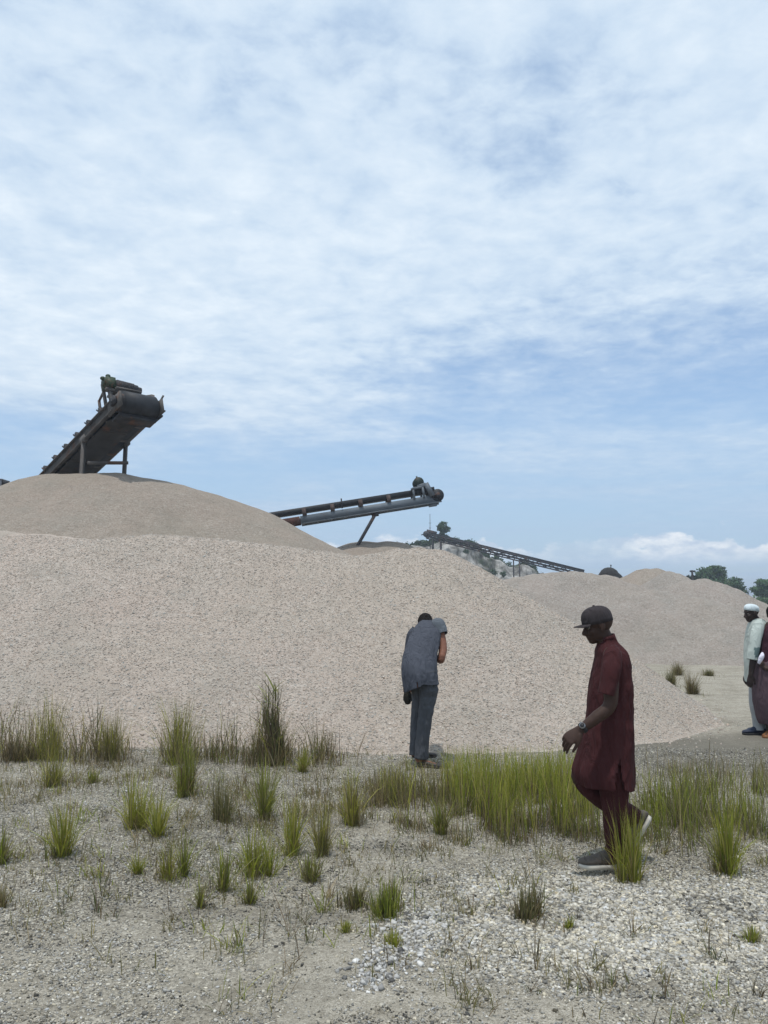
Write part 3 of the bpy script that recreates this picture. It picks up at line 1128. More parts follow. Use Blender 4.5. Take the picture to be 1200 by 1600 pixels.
def build_far(leafmat):
    bark = mat_simple('bark', (.07, .055, .042), .9)
    # quarry face: a limestone bluff with brush along its rim
    t = NT('quarry_face')
    c = t.coord()
    n = t.noise(c, .16, 6, .65, .5)
    st = t.n('ShaderNodeMapping')
    t.set(st.inputs[0], c)
    st.inputs['Scale'].default_value = (.9, .9, .18)
    n2 = t.noise(st.outputs[0], .55, 5, .65, .8)
    col = t.ramp(n2, [(.36, (.055, .05, .042)), (.48, (.20, .192, .175)), (.6, (.40, .39, .365))])
    col = t.mix(t.maprange(n, .50, .58), col, (.045, .058, .032))
    mt = t.done(t.principled(col, .95, 0, t.bump(n2, .8, .4), .1))
    prof = [(520, 935), (560, 905), (600, 868), (635, 855), (655, 850), (690, 846), (720, 848), (745, 857), (760, 867), (775, 875), (800, 879), (825, 881), (840, 892), (850, 903), (880, 925), (900, 940)]
    D = 135.0
    pu = np.array([P(u, v, D) for u, v in prof])
    xs = np.linspace(pu[0, 0], pu[-1, 0], 170)
    top = np.interp(xs, pu[:, 0], pu[:, 2]) + (fbm(xs * .45, xs * 0, 0, 5, 4) - .5) * 1.6
    ks = np.linspace(0, 1, 46)
    V = []
    for k in ks:
        zz = top * k ** .9
        yy = D - 5 * (1 - k) ** 1.4 - 1.2 + (fbm(xs * .35, zz * .25, 2.2, 8, 5) - .5) * 5.5 + sstep(k, .93, 1.0) * 3
        V.append(np.stack([xs, np.broadcast_to(yy, xs.shape), zz], -1))
    for j, k in enumerate((.25, .5, .75, 1.0)):
        V.append(np.stack([xs, D + 4 + 26 * k + xs * 0, np.maximum(top * (1 - .9 * k ** 1.5), -.2)], -1))
    V = np.array(V)
    V[:, :, 2] = np.where(top[None] < .4, np.minimum(V[:, :, 2], .0), V[:, :, 2])
    m_, n_, _ = V.shape
    i, j = np.meshgrid(np.arange(m_ - 1), np.arange(n_ - 1), indexing='ij')
    Q = np.stack([i * n_ + j, i * n_ + j + 1, (i + 1) * n_ + j + 1, (i + 1) * n_ + j], -1).reshape(-1, 4)
    tag(make_mesh('hill', V.reshape(-1, 3), Q, mt), kind='structure')
    # brush on the rim and spilling down the gullies
    r = np.random.default_rng(4)
    Vs, Fs, Cs, k = [], [], [], 0
    spots = []
    for u in np.concatenate([r.uniform(600, 745, 52), r.uniform(700, 850, 24)]):
        x = P(u, 880, D)[0]
        zt = np.interp(x, xs, top)
        spots.append((x, D - r.uniform(-2.5, .4), zt + r.uniform(-.5, .25), r.uniform(.35, .75)))
    for u, v in [(760, 895), (770, 895), (786, 897), (728, 862)]:
        q = P(u, v, D - 6)
        spots.append((q[0], D - 6.5, q[2], r.uniform(.35, .6)))
    for x, y, z, s in spots:
        V, F, C = leaf_cloud(9, 16, (x, y, z), (s, s, s * .8), .2, (.050, .085, .034), 100 + k, .3)
        Vs.append(V)
        Fs.append(F + k * len(V))
        Cs.append(C)
        k += 1
    tag(make_mesh('shrubbery', np.vstack(Vs), np.vstack(Fs), leafmat, col=np.vstack(Cs)), kind='stuff')
    # lone tree behind the far conveyor
    b = P(693, 846, 131.0)
    h = P(693, 818, 131.0)[2] - b[2]
    build_tree(b, h, .95, 'lone round topped tree above the far lattice conveyor', 5, 'tree', None, leafmat, bark,
               [(0, 0, .80, 1.0, .22), (.25, .1, .66, .7, .15), (-.2, -.2, .45, .35, .12), (.1, .1, .25, .6, .10)], (.042, .078, .034), .2, .9)
    grp = 'trees beyond the right hand heaps'
    for (u, vt, D2, rad, lab, sd, blobs) in (
            (1114, 884, 120., 2.5, 'broad dark tree behind the far heaps, left of two', 11, [(-.45, 0, .78, .42, .16), (.35, .1, .84, .45, .15), (0, -.1, .62, .75, .12), (-.75, 0, .62, .28, .10), (.1, 0, .9, .3, .09)]),
            (1144, 901, 116., 1.5, 'lower dark bushy tree tucked beside the broad tree', 12, [(0, 0, .75, .9, .22), (.3, 0, .5, .9, .2)]),
            (1197, 905, 112., 2.2, 'tall open tree rising behind the person in the white cap', 13, [(0, 0, .86, .55, .12), (.5, .1, .78, .5, .12), (-.45, 0, .62, .4, .12), (.4, 0, .5, .8, .16)]),
    ):
        b = P(u, 930, D2)
        b[2] = 0
        h = P(u, vt, D2)[2]
        build_tree(b, h, rad, lab, sd, 'tree', grp, leafmat, bark, blobs, (.075, .130, .058), .22, 1.3)
    # brush line under and beyond them
    Vs, Fs, Cs, k = [], [], [], 0
    for u in r.uniform(1186, 1900, 170):
        D2 = r.uniform(100, 125)
        q = P(u, 930, D2)
        s = r.uniform(.7, 1.5)
        hi = .55 + .6 * fbm(u * .02, 0, 0, 3, 3)
        for zz in (.5, 1.3):
            V, F, C = leaf_cloud(8, 14, (q[0], D2, zz * hi / 1.7), (s * 1.3, s, s * .8), .24, (.065, .105, .048), 700 + k, .3)
            Vs.append(V)
            Fs.append(F + k * len(V))
            Cs.append(C)
            k += 1
    tag(make_mesh('treeline', np.vstack(Vs), np.vstack(Fs), leafmat, col=np.vstack(Cs)), kind='stuff')
    # dark mound with a thin rod, and a dark bush with a post, peeping over the heaps
    dk = mat_simple('dark_aggregate', (.035, .035, .036), .9)
    c = P(949, 893, 46.)
    mb = MB()
    mb.add(*ellipsoid((0, 0, c[2] - .34), (.60, .5, .34), nu=40, nv=30))
    mb.add(*ellipsoid((.35, 0, c[2] - .42), (.55, .5, .30), nu=40, nv=30))
    mb.add(*ellipsoid((.1, 0, .4), (1.5, 1.5, c[2] - .52), nu=40, nv=30))
    mb.tube([(.1, 0, 0), (.1, 0, c[2] - .35)], [1.5, .62], n=30)
    V, Q = remesh(mb, .06, 2)
    V = V + (fbm(V[:, 0] * 4, V[:, 1] * 4, V[:, 2] * 4, 2, 3)[:, None] - .5) * .12
    tag(make_mesh('dark_heap', V, Q, dk, loc=(c[0], c[1], 0), smooth=True), 'dark rounded mound peeping over the wide heap behind the man in maroon', 'mound')
    m = MB()
    a, b = P(955, 900, 47), P(955, 884, 47)
    m.cyl((0, 0, -a[2]), (0, 0, b[2] - a[2]), .028, 8)
    m.cyl((0, 0, b[2] - a[2]), (0, 0, b[2] - a[2] + .06), .045, 8)
    tag(m.build('thin_pole', dk, loc=a), 'thin dark pole beside the dark rounded mound', 'pole')
    m = MB()
    a, b = P(1082, 905, 72), P(1082, 891, 72)
    m.cyl((0, 0, -a[2]), (0, 0, b[2] - a[2]), .10, 8)
    m.bar((-.2, 0, b[2] - a[2] - .1), (.25, 0, b[2] - a[2] - .1), .16)
    tag(m.build('post', dk, loc=a), 'short dark post standing in the bush left of the trees', 'post')
    c = P(1080, 900, 73)
    build_tree((c[0], c[1], 0), c[2] + .1, .75, 'low dark bush around a short post beyond the pointed heap', 31, 'bush', None, leafmat, bark,
               [(0, 0, .85, .9, .13), (.5, 0, .82, .6, .1), (0, 0, .5, 1, .2)], (.03, .042, .028), .14, 1.0)


# ------------------------------------------------------------------ grass
def blades(base, h, w, lean, az, seg=4, curl=None, flip=None):
    """tapering curved blades -> V, F(tris+quads)"""
    n = len(base)
    curl = np.zeros(n) if curl is None else curl
    t = np.linspace(0, 1, seg + 1)[None, :]
    out = (lean[:, None] * t + (curl[:, None]) * t ** 3) * h[:, None]
    up = h[:, None] * (t - .35 * np.abs(curl[:, None]) * t ** 4 - .18 * lean[:, None] * t ** 2)
    d = np.stack([np.cos(az), np.sin(az), np.zeros(n)], -1)
    c = base[:, None] + d[:, None] * out[..., None] + np.array([0, 0, 1.0]) * up[..., None]
    fa = az + math.pi / 2 + RNG.normal(0, .6, n)
    s = np.stack([np.cos(fa), np.sin(fa), np.zeros(n)], -1)
    ww = w[:, None] * np.array([.7, 1.0, .9, .6, .06])[None, :seg + 1] if seg == 4 else w[:, None] * (1 - .92 * t)
    Lf, Rt = c - s[:, None] * ww[..., None] * .5, c + s[:, None] * ww[..., None] * .5
    V = np.stack([Lf, Rt], 2).reshape(n, -1, 3)
    k = np.arange(seg) * 2
    q = np.stack([k, k + 1, k + 3, k + 2], -1)
    F = (q[None] + (np.arange(n) * (seg + 1) * 2)[:, None, None]).reshape(-1, 4)
    return V.reshape(-1, 3), F, (seg + 1) * 2, np.repeat(t.repeat(2, 1), n, 0).reshape(-1)


GREENS = {
    'green': [(.235, .275, .040), (.280, .315, .052), (.185, .225, .036), (.335, .33, .085)],
    'yellow': [(.35, .345, .058), (.40, .375, .09), (.275, .30, .046), (.44, .375, .145)],
    'dull': [(.200, .190, .085), (.24, .21, .11), (.155, .152, .070), (.30, .25, .15)],
    'dry': [(.25, .19, .12), (.17, .128, .082), (.35, .28, .18), (.12, .092, .063)],
    'dark': [(.095, .115, .042), (.135, .152, .053), (.15, .11, .072), (.084, .074, .052)],
}


def blade_colors(kind, n, mixin=None, p=.0):
    pal = np.array(GREENS[kind])
    c = pal[RNG.integers(0, len(pal), n)] * RNG.uniform(.75, 1.3, (n, 1))
    if mixin:
        alt = np.array(GREENS[mixin])[RNG.integers(0, 4, n)] * RNG.uniform(.75, 1.3, (n, 1))
        c = np.where(RNG.random((n, 1)) < p, alt, c)
    return c


def tuft_mesh(h, r, n, kind, mixin, p, lean=.10, curl=.08, w=.0042, dead=.25, sub=None):
    """a few crowded shoots of thin upright blades, stray bent ones and seed stalks"""
    sub = sub or int(RNG.integers(2, 5))
    ca, cr = RNG.uniform(0, 6.28, sub), r * RNG.uniform(.15, .72, sub)
    cx, cy, hs = cr * np.cos(ca), cr * np.sin(ca) * .8, RNG.uniform(.62, 1.08, sub)
    hs[0] = 1.0
    k = RNG.integers(0, sub, n)
    br = np.abs(RNG.normal(0, r * .26, n))
    a = RNG.uniform(0, 2 * math.pi, n)
    base = np.stack([cx[k] + br * np.cos(a), cy[k] + br * np.sin(a), np.full(n, -.01)], -1)
    hh = h * hs[k] * np.clip(RNG.beta(2.2, 1.5, n) * 1.2, .08, 1.15)
    stray = RNG.random(n) < .24
    az = a + RNG.normal(0, 1.2, n)
    ln = np.abs(RNG.normal(0, lean, n)) + np.where(stray, RNG.uniform(.1, .6, n), 0)
    cu = np.abs(RNG.normal(0, curl, n)) + np.where(stray, RNG.uniform(0, .5, n), 0)
    hh = np.where(stray, hh * .8, hh)
    ww = w * RNG.uniform(.5, 1.6, n)
    V, F, m, t = blades(base, hh, ww, ln, az, 4, cu)
    C = np.repeat(blade_colors(kind, n, mixin, p), m, 0)
    parts = [(V, F, C)]
    k2 = max(6, int(n * dead))
    a = RNG.uniform(0, 2 * math.pi, k2)
    rr = r * RNG.random(k2) * .8
    base = np.stack([rr * np.cos(a), rr * np.sin(a), np.full(k2, -.01)], -1)
    V2, F2, m2, _ = blades(base, h * RNG.uniform(.10, .5, k2), w * RNG.uniform(.5, 1.2, k2), np.abs(RNG.normal(.15, .4, k2)), a + RNG.normal(0, .9, k2), 4, np.abs(RNG.normal(0, .3, k2)))
    parts.append((V2, F2, np.repeat(blade_colors('dry', k2, 'dark', .35), m2, 0)))
    k3 = max(3, n // 12)                     # thin pale seed stalks overtopping the leaves
    a = RNG.uniform(0, 2 * math.pi, k3)
    base = np.stack([r * .5 * np.cos(a), r * .5 * np.sin(a), np.full(k3, -.01)], -1)
    V3, F3, m3, _ = blades(base, h * RNG.uniform(.8, 1.3, k3), np.full(k3, .0022), np.abs(RNG.normal(.05, .14, k3)), a, 4, np.abs(RNG.normal(0, .12, k3)))
    parts.append((V3, F3, np.repeat(blade_colors('dry', k3, 'dull', .6), m3, 0)))
    Vs, Fs, Cs, o = [], [], [], 0
    for V, F, C in parts:
        Vs.append(V)
        Fs.append(F + o)
        Cs.append(C)
        o += len(V)
    return np.vstack(Vs), np.vstack(Fs), np.vstack(Cs)


TUFTS = [
    # u, v(base), height px, width px, kind, mixed with, share, name, label
    (95, 1340, 96, 36, 'green', 'yellow', .35, 'grass_tuft', 'bright upright grass tuft standing alone left of the twin tufts'),
    (211, 1297, 84, 42, 'yellow', 'green', .35, 'grass_tuft', 'broad yellow green grass tuft, larger of the twin tufts'),
    (243, 1308, 72, 24, 'yellow', 'green', .4, 'grass_tuft', 'slim yellow green grass tuft touching the larger twin tuft'),
    (72, 1186, 98, 74, 'yellow', 'dull', .55, 'grass_tuft', 'tall yellowish grass tuft against the heap foot at far left'),
    (14, 1150, 54, 44, 'dull', 'dark', .3, 'grass_tuft', 'dull grey green tuft cut by the left photo edge by the heap'),
    (34, 1188, 42, 60, 'dark', 'dry', .6, 'grass_tuft', 'low dark brown tuft in front of the tall yellowish tuft'),
    (168, 1186, 78, 62, 'dull', 'yellow', .35, 'grass_tuft', 'spiky dull tuft right of the tall yellowish tuft by the heap'),
    (286, 1192, 98, 66, 'dull', 'yellow', .45, 'grass_tuft', 'bushy olive tuft at the heap foot left of the tallest clump'),
    (430, 1194, 136, 50, 'dark', 'dry', .45, 'reed_clump', 'tallest dark reedy clump with long arching leaves before the heap'),
    (290, 1246, 92, 34, 'green', 'dry', .4, 'grass_tuft', 'green tuft with a dead brown foot below the olive tuft'),
    (80, 1232, 58, 26, 'yellow', 'dull', .4, 'grass_tuft', 'small yellowish tuft directly behind the lone bright tuft'),
    (143, 1226, 24, 18, 'green', 'dry', .3, 'grass_tuft', 'tiny green tuft on bare gravel above the twin tufts'),
    (347, 1285, 72, 32, 'dull', 'dark', .3, 'grass_tuft', 'thin grey green tuft between the twin tufts and the reedy clump'),
    (415, 1282, 90, 34, 'green', 'dull', .3, 'grass_tuft', 'mid green tuft just below the reedy clump'),
    (404, 1368, 88, 46, 'green', 'yellow', .3, 'grass_tuft', 'stout green tuft in the middle of the left gravel'),
    (457, 1336, 108, 26, 'yellow', 'green', .5, 'grass_tuft', 'tall narrow yellow green tuft right of the stout green tuft'),
    (507, 1338, 88, 26, 'yellow', 'dull', .6, 'grass_tuft', 'straw coloured narrow tuft right of the tall narrow one'),
    (290, 1366, 70, 16, 'green', 'dull', .3, 'grass_tuft', 'thin upright green sprout right of two short sprouts'),
    (261, 1370, 56, 16, 'yellow', 'dull', .5, 'grass_tuft', 'short sprout midway between two other sprouts below the slim tuft'),
    (216, 1364, 38, 18, 'green', 'yellow', .4, 'grass_tuft', 'short green sprout on open gravel below the broad tuft'),
    (346, 1392, 66, 20, 'green', 'dull', .4, 'grass_tuft', 'ragged green sprout left of the stout green tuft'),
    (388, 1412, 48, 22, 'dull', 'green', .4, 'grass_tuft', 'dull sprout right in front of the stout green tuft'),
    (316, 1418, 46, 16, 'dull', 'green', .4, 'grass_tuft', 'small dull sprout nearest the camera on the left gravel'),
    (486, 1374, 48, 34, 'dull', 'green', .5, 'grass_tuft', 'low dull tuft at the foot of the narrow yellow tufts'),
    (553, 1288, 84, 48, 'yellow', 'dry', .4, 'grass_tuft', 'mixed straw and green tuft in front of the bending person'),
    (604, 1424, 52, 96, 'green', 'dark', .35, 'grass_tuft', 'wide low green cushion of grass in the centre foreground'),
    (545, 1412, 40, 60, 'dull', 'dark', .4, 'grass_tuft', 'low dull grass joined to the wide green cushion'),
    (828, 1432, 68, 58, 'dull', 'dark', .45, 'grass_tuft', 'rounded dark green tuft on white chippings below the tall grass'),
    (980, 1374, 106, 42, 'yellow', 'green', .4, 'grass_tuft', 'fresh grass tuft in front of the shoe of the walking person'),
    (1125, 1366, 112, 48, 'yellow', 'green', .5, 'grass_tuft', 'tall light tuft at the near edge of grass right of the walking man'),
    (541, 1453, 20, 22, 'green', 'yellow', .3, 'grass_tuft', 'tiny bright tuft left of the white rubble streak'),
    (616, 1476, 28, 34, 'green', 'yellow', .4, 'grass_tuft', 'small bright tuft at the top of the white rubble streak'),
    (890, 1448, 22, 18, 'green', 'yellow', .4, 'grass_tuft', 'tiny bright tuft beside the rounded dark tuft'),
    (1187, 1474, 26, 40, 'green', 'dull', .4, 'grass_tuft', 'low green tuft on grey gravel at the right edge'),
    (2, 1352, 62, 26, 'green', 'dull', .4, 'grass_tuft', 'green tuft cut off by the left edge below the heap'),
    (3, 1420, 40, 18, 'dull', 'dry', .4, 'grass_tuft', 'short dull tuft at the left edge nearest the camera'),
    (476, 1206, 46, 20, 'yellow', 'green', .4, 'grass_tuft', 'small yellow tuft right of the reedy clump foot'),
    (1083, 1084, 38, 20, 'dry', 'dull', .4, 'grass_tuft', 'dry straw tuft on the pale track left of the white capped person'),
    (1045, 1072, 30, 26, 'dark', 'dull', .5, 'grass_tuft', 'dark little tuft left of the dry straw tuft on the track'),
    (1058, 1056, 24, 18, 'dry', 'dull', .5, 'grass_tuft', 'thin dry tuft behind the dark little tuft on the track'),
    (1106, 1056, 12, 26, 'dark', 'dull', .5, 'grass_tuft', 'flat dark tuft behind the dry straw tuft'),
    (700, 1300, 60, 40, 'dull', 'green', .4, 'grass_tuft', 'dull tuft at the left end of the tall grass strip'),
]


def build_grass(gm):
    for (u, v, hp, wp, kind, mx, p, name, lab) in TUFTS:
        g = G(u, v)
        k = g[1] / FPX
        h, r = hp * k, wp * k * .5
        n = int(np.clip(50 + 1700 * r * (1 + h), 45, 420))
        if name == 'reed_clump':
            V, F, C = tuft_mesh(h * .90, .115, 300, kind, mx, p, .045, .05, .0062, .9, 4)
            V = V + np.array([1.0, 0, 0]) * (-.05 * np.clip(V[:, 2:3] / h, 0, 1) + .02 * np.sin(V[:, 2:3] * 9))
            m_ = 46
            hz = np.concatenate([[.74, .80, .70, .66], RNG.uniform(.18, .78, m_ - 4)]) * h
            base = np.stack([RNG.normal(-.03, .045, m_), RNG.normal(0, .05, m_), hz], -1)
            az = np.where(RNG.random(m_) < .58, math.pi, 0) + RNG.normal(0, .8, m_)
            ln = RNG.uniform(.45, 1.2, m_)
            cu = RNG.uniform(.1, .9, m_)
            L = h * RNG.uniform(.12, .34, m_)
            az[:4], ln[:4], cu[:4], L[:4] = (math.pi, 2.95, 1.9, .1), (1.5, .45, .25, .55), (.05, .1, .1, 1.2), h * np.array([.24, .26, .22, .30])
            V2, F2, m2, _ = blades(base, L, np.concatenate([[.022] * 4, RNG.uniform(.006, .014, m_ - 4)]), ln, az, 4, cu)
            C2 = np.repeat(blade_colors('dark', m_, 'green', .45), m2, 0)
            F = np.vstack([F, F2 + len(V)])
            V, C = np.vstack([V, V2]), np.vstack([C, C2])
        else:
            V, F, C = tuft_mesh(h * 1.04, r, n, kind, mx, p, RNG.uniform(.12, .26) if hp > 50 else .30, .09, .0042, .7 if kind in ('dark', 'dry') else .22)
        o = make_mesh(name, V, F, gm, loc=(g[0], g[1], float(gz(g[0], g[1]))), col=C)
        tag(o, lab, 'reed clump' if name == 'reed_clump' else 'grass tuft', None if name == 'reed_clump' else 'grass tufts on the gravel')

    # the continuous strip of tall grass (nobody could count it)
    polys = [  # u0, u1, v_back, v_front, height px, v of the tops (or 0), density per m2, palette, mix, share
        (690, 930, 1206, 1314, 122, 1172, 1450, 'green', 'yellow', .5),
        (670, 960, 1210, 1336, 70, 1190, 420, 'dull', 'dry', .5),
        (900, 985, 1222, 1330, 92, 1205, 800, 'green', 'dull', .4),
        (975, 1215, 1225, 1342, 100, 1200, 900, 'dull', 'green', .5),
        (1000, 1215, 1196, 1270, 50, 0, 420, 'dull', 'dry', .5),
        (985, 1215, 1225, 1350, 34, 0, 900, 'dull', 'dark', .5),
        (1030, 1130, 1225, 1275, 54, 0, 520, 'dark', 'dry', .6),
        (590, 720, 1222, 1305, 62, 1190, 950, 'dull', 'yellow', .5),
        (480, 640, 1222, 1295, 48, 0, 560, 'dull', 'dry', .5),
        (560, 960, 1222, 1325, 30, 0, 900, 'dark', 'dry', .5),
        (520, 700, 1195, 1230, 22, 0, 240, 'dull', 'dry', .5),
        (330, 720, 1215, 1345, 26, 0, 1300, 'dull', 'dry', .5),
        (-20, 215, 1168, 1200, 34, 0, 620, 'dry', 'dark', .45),
        (250, 560, 1176, 1204, 44, 0, 800, 'dry', 'dark', .4),
        (-20, 420, 1190, 1265, 20, 0, 700, 'dry', 'dull', .5),
        (230, 760, 1300, 1420, 18, 0, 900, 'dull', 'dark', .45),
        (-20, 330, 1290, 1420, 14, 0, 360, 'dull', 'dry', .45),
        (690, 960, 1290, 1352, 26, 0, 800, 'dark', 'dull', .5),
        (930, 1215, 1330, 1375, 20, 0, 340, 'dull', 'dark', .5),
    ]
    Vs, Fs, Cs, k = [], [], [], 0

    def add(x, y, h, kind, mx, p, lean=.11, curl=.09, w=.0046):
        nonlocal k
        n = len(x)
        if not n:
            return
        az = RNG.uniform(0, 2 * math.pi, n)
        V, F, m, _ = blades(np.stack([x, y, gz(x, y) - .01], -1), h, w * RNG.uniform(.6, 1.5, n), np.abs(RNG.normal(0, lean, n)), az, 4, np.abs(RNG.normal(0, curl, n)))
        Vs.append(V)
        Fs.append(F + k)
        Cs.append(np.repeat(blade_colors(kind, n, mx, p), m, 0))
        k += len(V)
    for (u0, u1, v0, v1, hp, vt, den, kind, mx, p) in polys:
        A, B, C_, D_ = G(u0, v1), G(u1, v1), G(u0, v0), G(u1, v0)
        y0, y1 = A[1], C_[1]
        area = (B[0] - A[0] + D_[0] - C_[0]) / 2 * (y1 - y0)
        n = int(den * area)
        y = RNG.uniform(y0, y1, n)
        t = (y - y0) / (y1 - y0)
        xl, xr = A[0] + (C_[0] - A[0]) * t, B[0] + (D_[0] - B[0]) * t
        f = RNG.random(n)
        x = xl + (xr - xl) * f
        # clumping and ragged edges
        cl = fbm(x * 3.2, y * 3.2, 2.0, 55, 3)
        edge = np.minimum(np.minimum(t, 1 - t) * 2.6, np.minimum(f, 1 - f) * 5)
        keep = RNG.random(n) < np.clip((cl - .40) * 6, 0, 1) * np.clip(edge + (cl - .5) * 2.2, 0, 1)
        x, y, cl = x[keep], y[keep], cl[keep]
        n = len(x)
        nh = np.clip((fbm(x * 3.0, y * 3.0, 8.0, 77, 3) - .5) * 3.4 + .45, -.1, 1)
        vb = 800 + FPX * np.tan(np.arctan(CAM_H / y) + PITCH)
        cap = np.clip(vb - vt, 26, hp) if vt else hp
        h = cap * y / FPX * np.clip(.28 + 1.0 * RNG.beta(2.4, 2.0, n) * (.45 + nh), .12, 1.12)
        hue = fbm(x * 2.4, y * 2.4, 5.0, 88, 3) > .53
        ln = .16 if hp > 30 else .45
        add(x[hue], y[hue], h[hue], kind, mx, p, ln, .14)
        add(x[~hue], y[~hue], h[~hue], mx, kind, .5, ln, .14)
        if hp > 80:
            q = RNG.random(n) < .06
            add(x[q], y[q], h[q] * RNG.uniform(1.0, 1.5, q.sum()), 'yellow', 'dry', .5, .22, .25, .0034)
        # brown litter and dead stalks among the stems
        s = RNG.random(n) < .6
        add(x[s] + RNG.normal(0, .03, s.sum()), y[s] + RNG.normal(0, .03, s.sum()), h[s] * RNG.uniform(.15, .55, s.sum()), 'dry', 'dark', .35, .35, .25)
    # the ragged fringe of dry stalks along the foot of the front heap
    n = 3600
    u = RNG.uniform(-20, 560, n)
    v = 1188 + RNG.normal(0, 7, n) - 16 * (u < 60) + 6 * np.sin(u * .03)
    cl = fbm(u * .022, v * .02, 0, 91, 3)
    env = np.interp(u, [0, 40, 120, 200, 235, 260, 300, 360, 480, 540, 560], [.5, .6, .7, .6, .12, .7, 1, 1, .9, .5, .1])
    keep = RNG.random(n) < env * np.clip((cl - .34) * 4, 0.03, 1)
    g = np.array([G(a, b) for a, b in zip(u[keep], v[keep])])
    h = .06 + .56 * RNG.random(len(g)) ** 1.8 * (.15 + 1.2 * sstep(cl[keep], .35, .65))
    mk = RNG.random(len(g)) < .72
    add(g[mk, 0], g[mk, 1], h[mk], 'dry', 'dark', .35, .26, .2, .0055)
    add(g[~mk, 0], g[~mk, 1], h[~mk], 'dull', 'yellow', .35, .22, .16, .0055)
    o = make_mesh('grass', np.vstack(Vs), np.vstack(Fs), gm, col=np.vstack(Cs))
    tag(o, kind='stuff')

    # sparse low weeds, sprouts and forked dry stems over the gravel
    Vs, Fs, Cs, k = [], [], [], 0
    n = 900
    y = 3.0 + RNG.random(n) ** .8 * 6.0
    x = RNG.uniform(-.55, .55, n) * y
    cl = fbm(x * 1.2, y * 1.2, 3.0, 19, 4)
    bias = np.where((x < .6) & (y > 3.9), .16, 0) + np.where((y > 4.6), .08, -.02)
    keep = RNG.random(n) < np.clip((cl - .45 + bias) * 3.0, 0.02, .85)
    for xx, yy in zip(x[keep], y[keep]):
        m_ = int(RNG.integers(4, 22))
        s = RNG.uniform(.015, .06)
        bx, by = xx + RNG.normal(0, s, m_), yy + RNG.normal(0, s, m_)
        kind = ['dull', 'dry', 'green', 'dark'][RNG.choice(4, p=[.42, .28, .18, .12])]
        add(bx, by, RNG.uniform(.03, .15, m_) * RNG.uniform(.6, 1.3), kind, 'dull', .3, .55, .3, .0045)
    # low ragged growth around every tuft, so that none stands on bare stone
    for (u, v, hp, wp, kind, mx, p, name, lab) in TUFTS:
        b = G(u, v)
        kk = b[1] / FPX
        m_ = int(RNG.integers(25, 70))
        r_ = wp * kk * 1.3 + .04
        add(b[0] + RNG.normal(0, r_, m_), b[1] + RNG.normal(0, r_ * .8, m_), np.clip(hp, 20, 70) * kk * RNG.uniform(.08, .38, m_), 'dull' if RNG.random() < .6 else 'dry', kind, .3, .5, .35, .004)
    # forked dry sprigs
    for (u, v, hp) in [(150, 1425, 60), (95, 1432, 45), (110, 1408, 40), (165, 1400, 50), (310, 1400, 55), (330, 1388, 45), (178, 1430, 30), (455, 1462, 95), (480, 1470, 60), (470, 1440, 50), (715, 1412, 60), (735, 1420, 40), (840, 1508, 85), (815, 1490, 50), (990, 1455, 40), (985, 1460, 30), (1040, 1556, 55),
                       (960, 1540, 60), (920, 1545, 50), (1105, 1492, 60), (1120, 1500, 45), (1140, 1480, 40), (1095, 1455, 50), (720, 1560, 45), (270, 1438, 25), (1060, 1590, 40), (830, 1545, 35), (800, 1420, 25), (690, 1490, 22)]:
        b = G(u, v)
        kk = b[1] / FPX
        for _ in range(int(RNG.integers(3, 6))):
            m_ = 2
            add(np.full(m_, b[0]) + RNG.normal(0, .01, m_), np.full(m_, b[1]) + RNG.normal(0, .01, m_), hp * kk * RNG.uniform(.5, 1.1, m_), 'dry', 'dark', .6, .6, .3, .0036)
        m_ = 7
        add(b[0] + RNG.normal(0, .035, m_), b[1] + RNG.normal(0, .035, m_), hp * kk * RNG.uniform(.25, .6, m_), 'dull', 'dark', .6, .6, .4, .0045)
    o = make_mesh('weeds', np.vstack(Vs), np.vstack(Fs), gm, col=np.vstack(Cs))
    tag(o, kind='stuff')


# ------------------------------------------------------------------ people
def nrm(a):
    a = np.asarray(a, float)
    return a / np.linalg.norm(a)


def head_into(mb, C, F, U, s=1.0, hair=0.0):
    F, U = nrm(F), nrm(U)
    S = nrm(np.cross(U, F))
    U = np.cross(F, S)
    A = np.array([F, S, U])
    at = lambda f, l, u: np.asarray(C) + s * (f * F + l * S + u * U)
    E = lambda c, r, **k: mb.add(*ellipsoid(at(*c), np.array(r) * s, A, **k))
    E((-.012, 0, .030), (.098, .077, .088), nu=28, nv=20)
    E((.026, 0, -.035), (.064, .062, .080), nu=24, nv=18)
    E((.012, 0, -.066), (.062, .058, .046))
    E((.054, 0, -.094), (.033, .034, .024))
    E((.076, 0, .021), (.017, .050, .012))
    mb.tube([at(.082, 0, .010), at(.098, 0, -.018), at(.105, 0, -.036)], np.array([.009, .012, .016]) * s, n=12)
    E((.092, 0, -.043), (.015, .024, .011))
    E((.080, 0, -.064), (.017, .028, .008))
    E((.077, 0, -.077), (.017, .026, .009))
    for g in (-1, 1):
        E((.060, g * .040, -.030), (.024, .022, .022))
        E((-.010, g * .078, -.006), (.021, .010, .033))
        E((-.004, g * .079, -.028), (.011, .009, .013))
    return at


